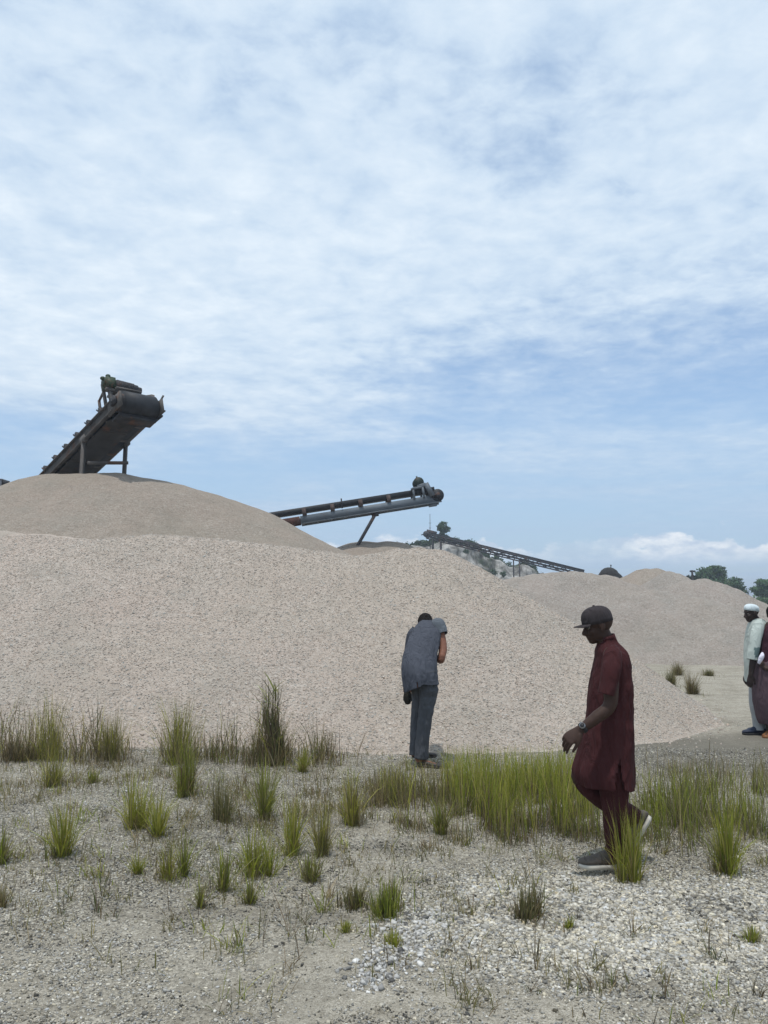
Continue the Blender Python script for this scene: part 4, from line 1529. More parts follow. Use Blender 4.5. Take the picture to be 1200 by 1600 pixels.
def hand_into(mb, wrist, A, N, side, curl=(.35, .45, .35), s=1.0, thumb=.6):
    """A along the hand, N out of its back, side = +1/-1 picks which edge carries the thumb."""
    A, N = nrm(A), nrm(N)
    W = nrm(np.cross(A, N))
    N = np.cross(W, A)
    w = np.asarray(wrist, float)
    mb.tube([w - A * .02 * s, w + A * .025 * s, w + A * .065 * s, w + A * .095 * s], np.array([.027, .034, .043, .040]) * s, np.array([.020, .018, .015, .011]) * s, ref=W, n=18)
    for j, (off, L, b) in enumerate(((.033, .078, .092), (.011, .086, .097), (-.011, .080, .093), (-.031, .062, .085))):
        p = w + (A * b + W * side * off) * s
        d = A + W * side * off * 1.2
        pts = [p - d * .02 * s, p]
        a = 0
        for q, f in zip(curl, (.45, .30, .25)):
            a += q * (1 + .12 * j)
            dd = nrm(d * math.cos(a) - N * math.sin(a))
            p = p + dd * L * f * s
            pts.append(p)
        mb.tube(pts, np.array([.0095, .0092, .0085, .0080, .0066]) * s, n=10, m=18, dome=3)
    r = w + (A * .022 + W * side * .026) * s
    d1 = nrm(A * .75 + W * side * thumb - N * .25)
    d2 = nrm(A * .95 + W * side * thumb * .35 - N * .45)
    mb.tube([r, r + d1 * .042 * s, r + (d1 * .042 + d2 * .034) * s, r + (d1 * .042 + d2 * .062) * s], np.array([.016, .0125, .0105, .0082]) * s, n=10, m=14, dome=3)


def superrings(spec, n=80, m=100, expo=2.4, disp=None):
    """spec rows: (cx, cy, z, half x, half y) from top to bottom -> rings (m, n, 3), theta"""
    S = catmull(np.asarray(spec, float), m)
    th = np.linspace(0, 2 * math.pi, n, endpoint=False)
    c, s = np.cos(th), np.sin(th)
    k = (np.abs(c) ** expo + np.abs(s) ** expo) ** (-1 / expo)
    t = np.linspace(0, 1, m)[:, None]
    X = S[:, 0:1] + S[:, 3:4] * c * k
    Y = S[:, 1:2] + S[:, 4:5] * s * k
    Z = S[:, 2:3] + 0 * X
    if disp is not None:
        d = disp(th[None], t, Z)
        dx, dy, dz = d if isinstance(d, tuple) else (d, d, 0)
        X, Y, Z = X + c * dx, Y + s * dy, Z + dz
    return np.stack([X, Y, Z], -1), th


def shell(name, Rg, mat, parent, keep=None, thick=.004, col=None, cap_top=False):
    m, n, _ = Rg.shape
    V, Q, _ = rings_to_mesh(Rg, False)
    if keep is not None:
        Q = Q[keep.reshape(-1)]
    o = make_mesh(name, V, Q, mat, parent, col=col, smooth=True)
    if thick:
        md = o.modifiers.new('cloth_thickness', 'SOLIDIFY')
        md.thickness = thick
        md.offset = -1
    return o


def fold_noise(seed, sx=3.0, sz=1.4):
    def f(th, Z, tw=0.0):
        return fbm(np.cos(th) * sx + Z * tw, np.sin(th) * sx, Z * sz, seed, 4) - .5
    return f


def pant_leg(name, pts, ra, rb, mat, parent, seed, amp=.10, cuff=True, ref=(1, 0, 0), n=48, m=70):
    def disp(th, t):
        a = fbm(np.cos(th) * 1.6, np.sin(th) * 1.6, t * 9.0, seed, 4) - .5
        b = np.sin(t * 46 + 2.2 * np.sin(th + seed) + 3 * a) * .35 * np.clip(np.abs(t - .45) * 1.6, .15, 1)
        return amp * (a * 1.6 + b * .45)
    V, Q, T = tube(pts, ra, rb, ref=ref, n=n, m=m, dome=0, closed=False, disp=disp)
    o = make_mesh(name, V, Q, mat, parent, smooth=True)
    md = o.modifiers.new('cloth_thickness', 'SOLIDIFY')
    md.thickness = .004
    md.offset = -1
    return o


def sleeve(name, pts, ra, rb, mat, parent, seed, ref=(1, 0, 0), amp=.08, col=None):
    def disp(th, t):
        a = fbm(np.cos(th) * 1.4, np.sin(th) * 1.4, t * 4.0, seed, 4) - .5
        return amp * a * 2
    V, Q, T = tube(pts, ra, rb, ref=ref, n=40, m=44, dome=0, closed=False, disp=disp)
    o = make_mesh(name, V, Q, mat, parent, smooth=True, col=None if col is None else np.repeat(np.asarray(col)[None], len(V), 0))
    md = o.modifiers.new('cloth_thickness', 'SOLIDIFY')
    md.thickness = .005
    md.offset = -1
    return o


def shoe(parent, heel, fwd, up, L, mat_u, mat_s, name='shoe', sc=1.0, high=1.0, sole_t=.024):
    fwd, up = nrm(fwd), nrm(up)
    sd = nrm(np.cross(up, fwd))
    up = np.cross(fwd, sd)
    heel = np.asarray(heel, float)
    ts = np.array([0, .06, .22, .42, .62, .82, .95, 1.0])
    hs = np.array([.040, .070, .088, .082, .058, .046, .036, .020]) * high
    ws = np.array([.016, .031, .036, .036, .044, .046, .032, .012])
    p = [heel + fwd * t * L + up * (sole_t + h * .5 - .004) for t, h in zip(ts, hs)]
    mb = MB()
    mb.tube(p, hs * .5 * sc, ws * sc, ref=up, n=24, m=30, dome=3)
    o = mb.build(name, mat_u, parent, smooth=True)
    # flat sole following the same outline, toe sprung up a little
    m = 40
    tt = np.linspace(-.015, 1.02, m)
    w = np.interp(tt, np.concatenate([[-.015], ts[1:-1], [1.02]]), np.concatenate([[.010], ws[1:-1] * 1.10, [.010]])) * sc
    lift = np.clip(tt - .78, 0, 1) ** 1.5 * .16 * L
    c = heel + fwd * (tt * L)[:, None] + up * lift[:, None]
    R0 = np.stack([c - sd * w[:, None], c + sd * w[:, None], c + sd * w[:, None] * 1.03 + up * sole_t, c - sd * w[:, None] * 1.03 + up * sole_t], 1)
    V, Q, T = rings_to_mesh(R0, False)
    e0, e1 = [[3, 2, 1, 0]], [[(m - 1) * 4 + i for i in range(4)]]
    make_mesh('sole', V, np.vstack([Q, e0, e1]), mat_s, o)
    return o


def ring_band(c, ax, r, w, t, n=28, squash=1.0, ref=(0, 0, 1)):
    ax = nrm(ax)
    u = np.cross(ax, ref)
    u = nrm(u)
    v = np.cross(ax, u)
    th = np.linspace(0, 2 * math.pi, n, endpoint=False)
    d = np.cos(th)[:, None] * u + np.sin(th)[:, None] * v * squash
    R_ = np.stack([c + d * r - ax * w / 2, c + d * (r + t) - ax * w / 2, c + d * (r + t) + ax * w / 2, c + d * r + ax * w / 2], 1)
    R_ = np.concatenate([R_, R_[:1]], 0)
    V, Q, _ = rings_to_mesh(R_, False)
    return V, Q


def cap_dome(mb, at_c, F, U, r, zlow, n=36, sharp=.86):
    """crown of a cap: r = (front-back, side, height)"""
    F, U = nrm(F), nrm(U)
    S = nrm(np.cross(U, F))
    U = np.cross(F, S)
    ph = np.linspace(0.03, 1.0, 16)
    Rg = []
    for q in ph:
        a = q * math.pi / 2
        rr, zz = math.sin(a) ** sharp, math.cos(a) ** .8 if q < 1 else 0
        th = np.linspace(0, 2 * math.pi, n, endpoint=False)
        Rg.append(at_c + (np.cos(th) * rr * r[0])[:, None] * F + (np.sin(th) * rr * r[1])[:, None] * S + (U * (zz * r[2])))
    th = np.linspace(0, 2 * math.pi, n, endpoint=False)
    Rg.append(at_c + (np.cos(th) * r[0])[:, None] * F + (np.sin(th) * r[1])[:, None] * S - U * zlow)
    V, Q, T = rings_to_mesh(np.array(Rg)[::-1], True)
    mb.add(V, Q, T)
    return S, U


def root_for(u, v):
    g = G(u, v)
    z = float(gz(g[0], g[1]))
    return np.array([g[0], g[1], z])


def eyes(parent, at, s=1.0):
    white = mat_simple('eye_white', (.17, .15, .13), .3, 0, .05)
    iris = mat_simple('iris', (.02, .012, .008), .2, 0, .05)
    for g in (-1, 1):
        mb = MB()
        c = at(.068, g * .031, -.002)
        mb.add(*ellipsoid(c, (.0135 * s,) * 3, nu=14, nv=10))
        e = mb.build('eye', white, parent, smooth=True)
        mb = MB()
        f = nrm(at(1, g * .15, -.02) - at(0, 0, 0))
        mb.add(*ellipsoid(c + f * .0095 * s, (.0062 * s,) * 3, nu=10, nv=8))
        mb.build('pupil', iris, e, smooth=True)


def walking_man():
    root_p = root_for(948, 1354)
    D = root_p[1]
    J = lambda u, v, dy=0.0: P(u, v, D + dy) - root_p
    root = empty('person', root_p, 'walking person in maroon tunic and trousers with dark baseball cap and wristwatch', 'person')
    skin = mat_skin('deep_brown_skin', (.046, .025, .018))
    cloth = mat_cloth('maroon_cloth', (.050, .0150, .0160))
    capm = mat_cloth('dark_cap_cloth', (.040, .034, .036))
    grey = mat_cloth('taupe_shoe_knit', (.115, .100, .088))
    white = mat_simple('pale_rubber', (.52, .49, .43), .6, 0, .1)
    F = nrm((-1, .04, -.22))
    U = nrm((-.22, 0, 1))
    hc = J(934, 977, .0)
    mb = MB()
    at = head_into(mb, hc, F, U, .99)
    # neck, trunk, arms, legs
    mb.tube([J(938, 985, 0), J(945, 1000, 0), J(952, 1018, 0)], [.058, .058, .06], [.055, .056, .07], ref=(1, 0, 0), n=20)
    mb.tube([J(952, 1012), J(956, 1035), J(955, 1070), J(953, 1105), J(953, 1140), J(954, 1170)], [.05, .085, .09, .085, .10, .08], [.07, .14, .145, .13, .145, .12], ref=(1, 0, 0), n=24)
    arm_n = [J(957, 1024, -.165), J(954, 1062, -.235), J(953, 1101, -.255), J(932, 1121, -.265), J(907, 1140, -.27)]
    mb.tube(arm_n, [.062, .053, .043, .040, .028], n=16)
    A = J(891, 1153, -.275) - J(907, 1140, -.27)
    hand_into(mb, J(906, 1140.5, -.27), A, (-.45, -.75, .40), -1, (.62, .32, .22), 1.08, .5)
    arm_f = [J(957, 1024, .165), J(966, 1062, .225), J(972, 1100, .235), J(966, 1130, .235), J(957, 1158, .23)]
    mb.tube(arm_f, [.062, .053, .043, .040, .028], n=16)
    hand_into(mb, J(957, 1158, .23), (-.2, 0, -1), (.1, 1, 0), 1, (.35, .35, .3))
    leg_s = [J(957, 1165, -.085), J(958, 1215, -.085), J(958, 1258, -.08), J(962, 1300, -.08), J(962, 1340, -.08)]
    mb.tube(leg_s, [.092, .082, .058, .05, .036], n=18)
    leg_w = [J(954, 1165, .085), J(930, 1193, .085), J(906, 1215, .085), J(947, 1246, .09), J(990, 1274, .095)]
    mb.tube(leg_w, [.092, .078, .058, .05, .036], n=18)
    mb.tube([J(962, 1340, -.08), J(950, 1348, -.085), J(934, 1350, -.09)], [.035, .030, .02], n=12)
    mb.tube([J(990, 1274, .095), J(998, 1283, .095), J(996, 1296, .095)], [.034, .032, .024], n=12)
    V, Q = remesh(mb, .0052, 3)
    make_mesh('body', V, Q, skin, root, smooth=True)
    eyes(root, at, .99)
    # short beard along the jaw
    # cap
    mb = MB()
    cc = at(-.004, 0, .040)
    S, _ = cap_dome(mb, cc, F, nrm((-.12, 0, 1)), (.106, .086, .092), .024)
    cp = mb.build('cap', capm, root, smooth=True)
    m = 22
    aa = np.linspace(-1.0, 1.0, m)
    inner = np.array([cc + F * .106 * math.cos(a) + S * .084 * math.sin(a) - U * (.014) for a in aa])
    outer = np.array([cc + F * (.100 + .066 * math.cos(a * 1.45) ** .6 if abs(a) < .99 else .107) * math.cos(a * .75) + S * .084 * math.sin(a) - U * (.016 + .02 * abs(math.sin(a)) ** 2) for a in aa])
    R_ = np.stack([inner, outer, outer - U * .005, inner - U * .005], 1)
    Vv, Qq, _ = rings_to_mesh(R_, False)
    make_mesh('visor', Vv, Qq, capm, cp, smooth=False)
    mb = MB()
    mb.add(*ellipsoid(cc + U * .094, (.009, .009, .006)))
    mb.build('cap_button', capm, cp, smooth=True)
    # tunic: rings from collar to hem (profile half widths read in the picture plane)
    prof = [(998, 937, 959, .068), (1004, 935.5, 963, .085), (1010, 933.5, 970, .125), (1018, 931.5, 976.5, .17), (1027, 930, 981, .19), (1040, 928, 984.5, .20), (1065, 923.5, 986.5, .20), (1090, 920, 987.5, .20),
            (1112, 917.5, 988.5, .20), (1130, 915, 989.5, .205), (1150, 911, 990.5, .213), (1172, 905.5, 991.5, .222), (1192, 899.5, 992.5, .228), (1208, 898, 993.5, .23), (1224, 903, 994, .228)]
    spec = []
    for v, uf, ub, hw in prof:
        a, b = J(uf, v), J(ub, v)
        spec.append(((a[0] + b[0]) / 2, 0, a[2], (b[0] - a[0]) / 2 * (.985 if v < 1020 else .925), hw * .95))
    f1, f2 = fold_noise(3, 2.6, 1.5), fold_noise(8, 1.6, 7.0)
    slit_z = J(959, 1174)[2]
    hem_z = spec[-1][2]

    def disp(th, t, Z):
        low = sstep(t, .25, 1.0)
        d = f1(th, Z) * (.022 + .052 * low) + f2(th, Z, 2.2) * (.034 * np.exp(-((t - .50) / .2) ** 2) + .014)
        d = d + .006 * np.sin(th * 7 + 2 * Z) * low
        # the side slits gape: near side (theta = -90 deg) and far side
        for c0 in (-math.pi / 2, math.pi / 2):
            dt = (th - c0 + math.pi) % (2 * math.pi) - math.pi
            op = np.clip((slit_z - Z) / (slit_z - hem_z), 0, 1)
            d = d + .020 * op * np.exp(-(dt / .35) ** 2)
        dz = np.where(t > .72, (t - .72) / .28, 0) * (.006 * np.sin(th * 3 + 1) - .012 * np.clip(np.cos(th), 0, 1)) + .022 * np.cos(th) * (1 - sstep(t, 0, .12))
        return d, d, dz
    Rg, th = superrings(spec, 120, 120, 2.3, disp)
    m, n, _ = Rg.shape
    # open the slit as a widening wedge
    Zc = Rg[..., 2]
    op = np.clip((slit_z - Zc) / (slit_z - hem_z), 0, 1)
    keep = np.ones((m - 1, n), bool)
    for c0 in (-math.pi / 2 + .10, math.pi / 2):
        dt = (th[None] - c0 + math.pi) % (2 * math.pi) - math.pi
        wedge = (np.abs(dt) < .02 + .20 * op) & (op > .0)
        keep &= ~wedge[:-1]
    shell('tunic', Rg, cloth, root, keep)
    sleeve('sleeve', [J(959, 1018, -.13), J(957, 1027, -.18), J(955, 1046, -.232), J(951, 1068, -.248), J(947.5, 1085, -.252)], [.040, .062, .062, .056, .054], [.055, .070, .066, .064, .066], cloth, root, 5)
    sleeve('sleeve', [J(959, 1018, .13), J(959, 1027, .18), J(963, 1046, .225), J(968, 1068, .24), J(970, 1088, .242)], [.040, .062, .060, .056, .056], [.055, .070, .066, .064, .064], cloth, root, 6)
    mb = MB()
    mb.tube([J(938, 1003, 0) , J(938.5, 1000, 0)], [.001, .001])
    V, Q = ring_band((J(937.5, 998) + J(959, 998)) / 2 + np.array([0, 0, .004]), (-.30, 0, 1), .050, .034, .007, 36, 1.3, ref=(0, 1, 0))
    make_mesh('collar', V, Q, cloth, root, smooth=False)
    # trousers: one continuous garment per leg pair
    tr = pant_leg('trouser_leg', [J(957, 1165, -.08), J(959, 1215, -.08), J(960.5, 1255, -.075), J(963, 1292, -.075), J(964, 1322, -.075), J(964, 1344, -.075)],
                  [.112, .098, .085, .079, .074, .066], [.12, .105, .09, .082, .078, .075], cloth, root, 31, .24)
    pant_leg('trouser_leg', [J(955, 1165, .085), J(932, 1190, .085), J(914, 1208, .085), J(908.5, 1219, .086), J(918, 1231, .087), J(944, 1249, .09), J(970, 1265, .092), J(993, 1279, .094)],
             [.105, .088, .068, .052, .058, .070, .070, .066], [.12, .105, .09, .082, .09, .085, .078, .072], cloth, root, 33, .12, m=90)
    # shoes
    shoe(root, J(969, 1355, -.075), (-1, -.10, .02), (0, 0, 1), .275, grey, white, 'shoe')
    hl = J(1017, 1277, .10)
    shoe(root, hl, J(994, 1313, .10) - hl, J(991, 1275, .10) - J(1011, 1297, .10), .25, grey, white, 'shoe', high=.92)
    # watch
    blk = mat_simple('watch_strap', (.02, .02, .022), .5)
    slv = mat_simple('watch_steel', (.42, .43, .44), .28, .85, .08)
    c, ax = J(911, 1137, -.27), J(932, 1121, -.265) - J(907, 1140, -.27)
    V, Q = ring_band(c, ax, .0315, .024, .004, 30, 1.0)
    wt = make_mesh('watch_strap', V, Q, blk, root)
    mb = MB()
    fd = nrm((-.45, -.75, .35))
    fd = nrm(fd - nrm(ax) * np.dot(fd, nrm(ax)))
    mb.cyl(c + fd * .030, c + fd * .042, .0185, 22)
    wc = mb.build('watch_case', slv, wt)
    mb = MB()
    mb.cyl(c + fd * .0422, c + fd * .0432, .0145, 22)
    mb.build('watch_dial', blk, wc)


def bending_man():
    root_p = root_for(668, 1197)
    D = root_p[1]
    J = lambda u, v, dy=0.0: P(u, v, D + dy) - root_p
    root = empty('person', root_p, 'person in slate shirt and grey trousers bending over the front gravel heap', 'person')
    skin = mat_skin('brown_skin', (.20, .088, .056))
    shirt = mat_cloth('slate_shirt', (.068, .074, .092), .10)
    pants = mat_cloth('grey_trousers', (.076, .081, .092), .08)
    hairm = mat_cloth('black_hair', (.012, .010, .009))
    leather = mat_simple('dark_leather', (.028, .024, .022), .5)
    F, U = nrm((-.05, .60, -.80)), nrm((-.05, .80, .55))
    hc = J(664.5, 976, .44)
    mb = MB()
    at = head_into(mb, hc, F, U, .97)
    mb.tube([J(664.5, 980, .40), J(664, 982, .34), J(664, 986, .28)], [.058, .06, .06], n=18)
    mb.tube([J(665, 980, .33), J(663, 992, .26), J(659, 1012, .17), J(657, 1032, .07), J(659, 1050, .0), J(662, 1066, 0)], [.09, .115, .115, .11, .12, .11], [.04, .055, .06, .06, .07, .07], ref=(1, 0, 0), n=24)
    # near side: left arm reaching down in front, right arm bent with its hand at the waist
    mb.tube([J(648, 992, .29), J(642, 1022, .36), J(639, 1042, .35), J(638.5, 1058, .31), J(638, 1068, .28)], [.062, .05, .042, .036, .028], n=14)
    hand_into(mb, J(638, 1067, .28), (-.05, -.05, -1), (-.35, -.9, 0), 1, (.7, .9, .7), .95)
    mb.tube([J(683, 981, .28), J(689, 996, .23), J(692, 1014, .16), J(690, 1026, .10)], [.06, .052, .046, .042], n=14)
    mb.tube([J(690.5, 1022, .12), J(689, 1031, .10), J(685, 1030, .17), J(680.5, 1026, .23)], [.042, .041, .036, .028], n=14)
    hand_into(mb, J(683, 1028, .16), (-.8, .35, -.25), (.15, -1, .2), 1, (.3, .4, .3), .95)
    mb.tube([J(668, 1052, 0), J(668, 1085, 0), J(665, 1112, -.01), J(660, 1150, 0), J(657.5, 1184, 0)], [.08, .065, .050, .045, .036], n=16)
    mb.tube([J(654, 1052, .03), J(655, 1090, .11), J(651.5, 1125, .14), J(650, 1155, .12), J(648, 1179, .10)], [.07, .058, .046, .042, .034], n=16)
    # right foot, heel showing
    mb.tube([J(657, 1181, 0), J(654, 1186, .0), J(660, 1191, -.01), J(672, 1194, -.03), J(686, 1197, -.05)], [.038, .038, .033, .03, .018], n=14)
    mb.tube([J(648, 1177, .10), J(650, 1181, .1), J(664, 1185, .10)], [.036, .032, .018], n=12)
    V, Q = remesh(mb, .006, 3)
    make_mesh('body', V, Q, skin, root, smooth=True)
    mb = MB()
    A = np.array([F, nrm(np.cross(U, F)), nrm(np.cross(F, np.cross(U, F)))])
    V, Q, T = ellipsoid(at(-.018, 0, .034), (.103, .084, .092), A, 44, 30)
    mb.add(V, Q, T)
    V, Q, T = ellipsoid(at(-.050, 0, -.012), (.062, .070, .064), A, 36, 24)
    mb.add(V, Q, T)
    V, Q = remesh(mb, .007, 3)
    V = V + (fbm(V[:, 0] * 90, V[:, 1] * 90, V[:, 2] * 90, 4, 2)[:, None] - .5) * .008
    make_mesh('hair', V, Q, hairm, root, smooth=True)
    prof = [(969, 661, 682, .34, .06), (973, 655, 687, .325, .085), (981, 648, 690, .285, .11), (991, 642, 689.5, .235, .128), (1003, 636.5, 687, .175, .135), (1018, 631.5, 683.5, .11, .14),
            (1033, 628.5, 682.5, .05, .145), (1047, 628.5, 683.5, .015, .15), (1058, 630.5, 684.2, .005, .15), (1067, 632.5, 684.8, .0, .15)]
    spec = []
    for v, ul, ur, dy, hd in prof:
        a, b = J(ul, v, dy), J(ur, v, dy)
        spec.append(((a[0] + b[0]) / 2, dy, a[2], (b[0] - a[0]) / 2, hd))
    f1, f2 = fold_noise(43, 2.2, 2.0), fold_noise(48, 1.4, 8.0)

    def disp(th, t, Z):
        low = sstep(t, .3, 1.0)
        d = f1(th, Z, .6) * (.024 + .075 * low) + f2(th, Z, 3.0) * .026
        left = np.clip(-np.cos(th), 0, 1) ** .7
        tail = np.where(t > .6, (np.clip(t - .6, 0, 1) / .4) ** 1.6, 0)
        dz = -.105 * left * tail + .012 * tail * np.sin(th * 2)
        # back vent pleat
        dt = (th + math.pi / 2 + .12 + math.pi) % (2 * math.pi) - math.pi
        d = d + .016 * np.exp(-(dt / .10) ** 2) * sstep(t, .6, .95)
        return d, d, dz
    Rg, th = superrings(spec, 110, 100, 2.25, disp)
    vent = (np.abs((th[None] + math.pi / 2 + .26 + math.pi) % (2 * math.pi) - math.pi) < .035) & (np.linspace(0, 1, 100)[:, None] > .90)
    shell('shirt', Rg, shirt, root, ~vent[:-1])
    pale = mat_cloth('lit_slate_sleeve', (.105, .118, .135), .12)  # lighter copy of the slate cloth: the stronger light here is painted into the colour
    sleeve('sleeve', [J(679, 977, .30), J(684, 977, .275), J(688, 984, .245), J(690.5, 991, .225)], [.075, .085, .075, .070], [.07, .078, .07, .066], pale, root, 15, amp=.10)['label'] = 'slate short sleeve, stronger light put into its colour'
    sleeve('sleeve', [J(653, 986, .29), J(647, 994, .30), J(643, 1010, .335), J(641, 1024, .35)], [.075, .08, .075, .07], [.07, .076, .07, .066], shirt, root, 16, amp=.08)
    pant_leg('trouser_leg', [J(655, 1048, .02), J(655.5, 1075, .08), J(655, 1095, .12), J(652, 1125, .14), J(649.5, 1155, .12), J(648, 1180, .10)], [.10, .088, .076, .068, .06, .056], [.11, .10, .085, .074, .068, .064], pants, root, 52, .22)
    pant_leg('trouser_leg', [J(666, 1048, .0), J(668.5, 1075, 0), J(668, 1095, -.005), J(664.5, 1118, -.01), J(660.5, 1150, 0), J(658, 1185, 0)], [.125, .104, .092, .078, .072, .070], [.12, .11, .098, .084, .078, .076], pants, root, 51, .26)
    # open backed slip-on shoes
    shoe(root, J(652, 1197, -.005), J(690, 1200, -.05) - J(652, 1197, -.005), (0, -.05, 1), .27, leather, leather, 'shoe', high=.50, sole_t=.022)
    shoe(root, J(644, 1183.5, .10), (1, .1, 0), (0, 0, 1), .26, leather, leather, 'shoe', high=.62, sole_t=.02)


def dark_pouch():
    """small dark cloth pouch hanging from the bending person's hand"""
    base = root_for(668, 1197)
    c = P(637, 1089, base[1] + .27)
    dk = mat_cloth('dark_pouch_cloth', (.022, .020, .015), .2)
    root = empty('pouch', c, 'small dark cloth pouch hanging at the left side of the bending person', 'pouch')
    mb = MB()
    mb.tube([(0, 0, .060), (0, 0, .040), (-.002, 0, .0), (.0, 0, -.035), (0, 0, -.056)], [.020, .038, .048, .046, .034], [.015, .026, .034, .034, .026], ref=(1, 0, 0), n=28, m=30,
            disp=lambda th, t: .12 * np.sin(th * 5 + 3 * t) * (1 - t) + .25 * (fbm(np.cos(th) * 1.5, np.sin(th) * 1.5, t * 3, 3, 3) - .5))
    mb.build('sack', dk, root, smooth=True)
    mb = MB()
    mb.tube([(-.016, 0, .055), (-.012, .0, .085), (0, 0, .105), (.012, 0, .085), (.016, 0, .055)], [.005] * 5, n=8)
    mb.build('drawstring', dk, root, smooth=True)


def capped_man():
    root_p = root_for(1183, 1146)
    D = root_p[1]
    J = lambda u, v, dy=0.0: P(u, v, D + dy) - root_p
    root = empty('person', root_p, 'standing person in white cap, pale sage shirt and light grey trousers', 'person')
    skin = mat_skin('dark_skin', (.036, .024, .021))
    capm = mat_cloth('white_cap_cloth', (.58, .65, .67), .06)
    shirt = mat_cloth('sage_shirt', (.43, .475, .44), .06, stripe=True)
    pants = mat_cloth('pale_trousers', (.30, .315, .325), .08)
    blue = mat_simple('navy_shoe', (.022, .030, .055), .6)
    sole = mat_simple('dark_sole', (.03, .03, .03), .8)
    F, U = nrm((-1, -.12, -.16)), nrm((-.16, 0, 1))
    mb = MB()
    at = head_into(mb, J(1173.8, 957.5), F, U, .97)
    mb.tube([J(1176.5, 963), J(1181, 970), J(1185, 978)], [.056, .06, .08], [.054, .058, .09], ref=(1, 0, 0), n=18)
    mb.tube([J(1184, 975), J(1185, 990), J(1185, 1015), J(1186, 1040), J(1187, 1062)], [.07, .11, .115, .115, .10], [.11, .16, .16, .16, .14], ref=(1, 0, 0), n=22)
    mb.tube([J(1186, 980, -.16), J(1180, 1003, -.23), J(1177.5, 1027, -.245), J(1175, 1042, -.25), J(1173, 1055, -.255)], [.06, .052, .044, .038, .029], n=14)
    hand_into(mb, J(1172.8, 1055, -.255), (-.12, 0, -1), (-.25, -1, 0), -1, (.3, .4, .35))
    mb.tube([J(1186, 980, .16), J(1179, 1003, .21), J(1173, 1028, .22), J(1169, 1042, .20), J(1166, 1054, .17)], [.06, .052, .044, .038, .029], n=14)
    hand_into(mb, J(1166, 1053, .17), (-.25, -.1, -1), (-.4, 1, 0), 1, (.4, .4, .35))
    mb.tube([J(1185, 1062, -.08), J(1181, 1098, -.08), J(1183, 1120, -.08), J(1184, 1140, -.08)], [.085, .058, .05, .036], n=14)
    mb.tube([J(1188, 1062, .08), J(1188, 1098, .08), J(1190, 1120, .08), J(1191, 1138, .08)], [.085, .058, .05, .036], n=14)
    V, Q = remesh(mb, .0065, 3)
    make_mesh('body', V, Q, skin, root, smooth=True)
    eyes(root, at, .97)
    mb = MB()
    cap_dome(mb, at(-.016, 0, .050), nrm((-1, -.12, .14)), nrm((.16, 0, 1)), (.097, .080, .066), .026)
    mb.build('cap', capm, root, smooth=True)
    prof = [(966.5, 1176.5, 1189, .06), (970, 1174, 1193, .10), (976, 1171, 1197, .155), (986, 1169, 1200, .185), (1005, 1167, 1201, .19), (1028, 1166.5, 1203, .195), (1048, 1168, 1204.5, .20), (1066, 1169.5, 1205, .205)]
    spec = []
    for v, uf, ub, hw in prof:
        a, b = J(uf, v), J(ub, v)
        spec.append(((a[0] + b[0]) / 2, 0, a[2], (b[0] - a[0]) / 2, hw))
    f1, f2 = fold_noise(63, 2.2, 2.0), fold_noise(68, 1.4, 7.0)
    disp = lambda th, t, Z: f1(th, Z, .6) * (.020 + .035 * t) + f2(th, Z, 2.5) * .014
    Rg, th = superrings(spec, 80, 80, 2.3, disp)
    t = np.linspace(0, 1, 80)[:, None]
    dark = ((np.abs((th[None] - 5.4)) < .22) & (t > .05) & (t < .34)) | ((np.abs(th[None] - 4.55) < .13) & (t > .26) & (t < .62)) | ((np.abs(th[None] - 5.6) < .15) & (t > .4))
    C = np.where(dark.reshape(-1, 1), np.array([.26, .34, .36]), np.ones(3))
    shell('shirt', Rg, shirt, root, col=C)
    V, Q, T = tube([J(1188, 973, -.12), J(1185, 980, -.18), J(1180, 1000, -.232), J(1177, 1018, -.25), J(1175.5, 1031, -.255)], [.05, .072, .070, .070, .074], [.06, .075, .07, .07, .074], ref=(1, 0, 0), n=40, m=44, dome=0, closed=False,
                   disp=lambda a, q: .16 * (fbm(np.cos(a) * 1.4, np.sin(a) * 1.4, q * 4, 66, 4) - .5))
    zz = V[:, 2]
    dk = (zz < J(0, 1009)[2]) & (zz > J(0, 1024)[2]) & (V[:, 0] > J(1174.5, 1018, -.25)[0])
    o = make_mesh('sleeve', V, Q, shirt, root, smooth=True, col=np.where(dk[:, None], np.array([.26, .34, .36]), np.ones(3)))
    o.modifiers.new('cloth_thickness', 'SOLIDIFY').thickness = .005
    sleeve('sleeve', [J(1188, 973, .12), J(1185, 980, .17), J(1179, 1000, .21), J(1175, 1018, .22), J(1172, 1030, .22)], [.05, .072, .07, .07, .074], [.06, .075, .07, .07, .074], shirt, root, 67, amp=.1, col=(.8, .85, .8))
    pant_leg('trouser_leg', [J(1185, 1058, -.08), J(1181.5, 1082, -.08), J(1181, 1100, -.08), J(1183.5, 1120, -.08), J(1185, 1140, -.08)], [.10, .088, .076, .068, .062], [.11, .095, .085, .075, .07], pants, root, 71, .13)
    pant_leg('trouser_leg', [J(1189, 1058, .08), J(1189, 1082, .08), J(1189, 1100, .08), J(1190, 1120, .08), J(1191, 1137, .08)], [.10, .088, .076, .068, .062], [.11, .095, .085, .075, .07], pants, root, 72, .13)
    shoe(root, J(1191.5, 1147.5, -.08), (-1, -.12, 0), (0, 0, 1), .27, blue, sole, 'shoe')
    shoe(root, J(1200, 1144.5, .08), (-1, -.05, 0), (0, 0, 1), .27, blue, sole, 'shoe')


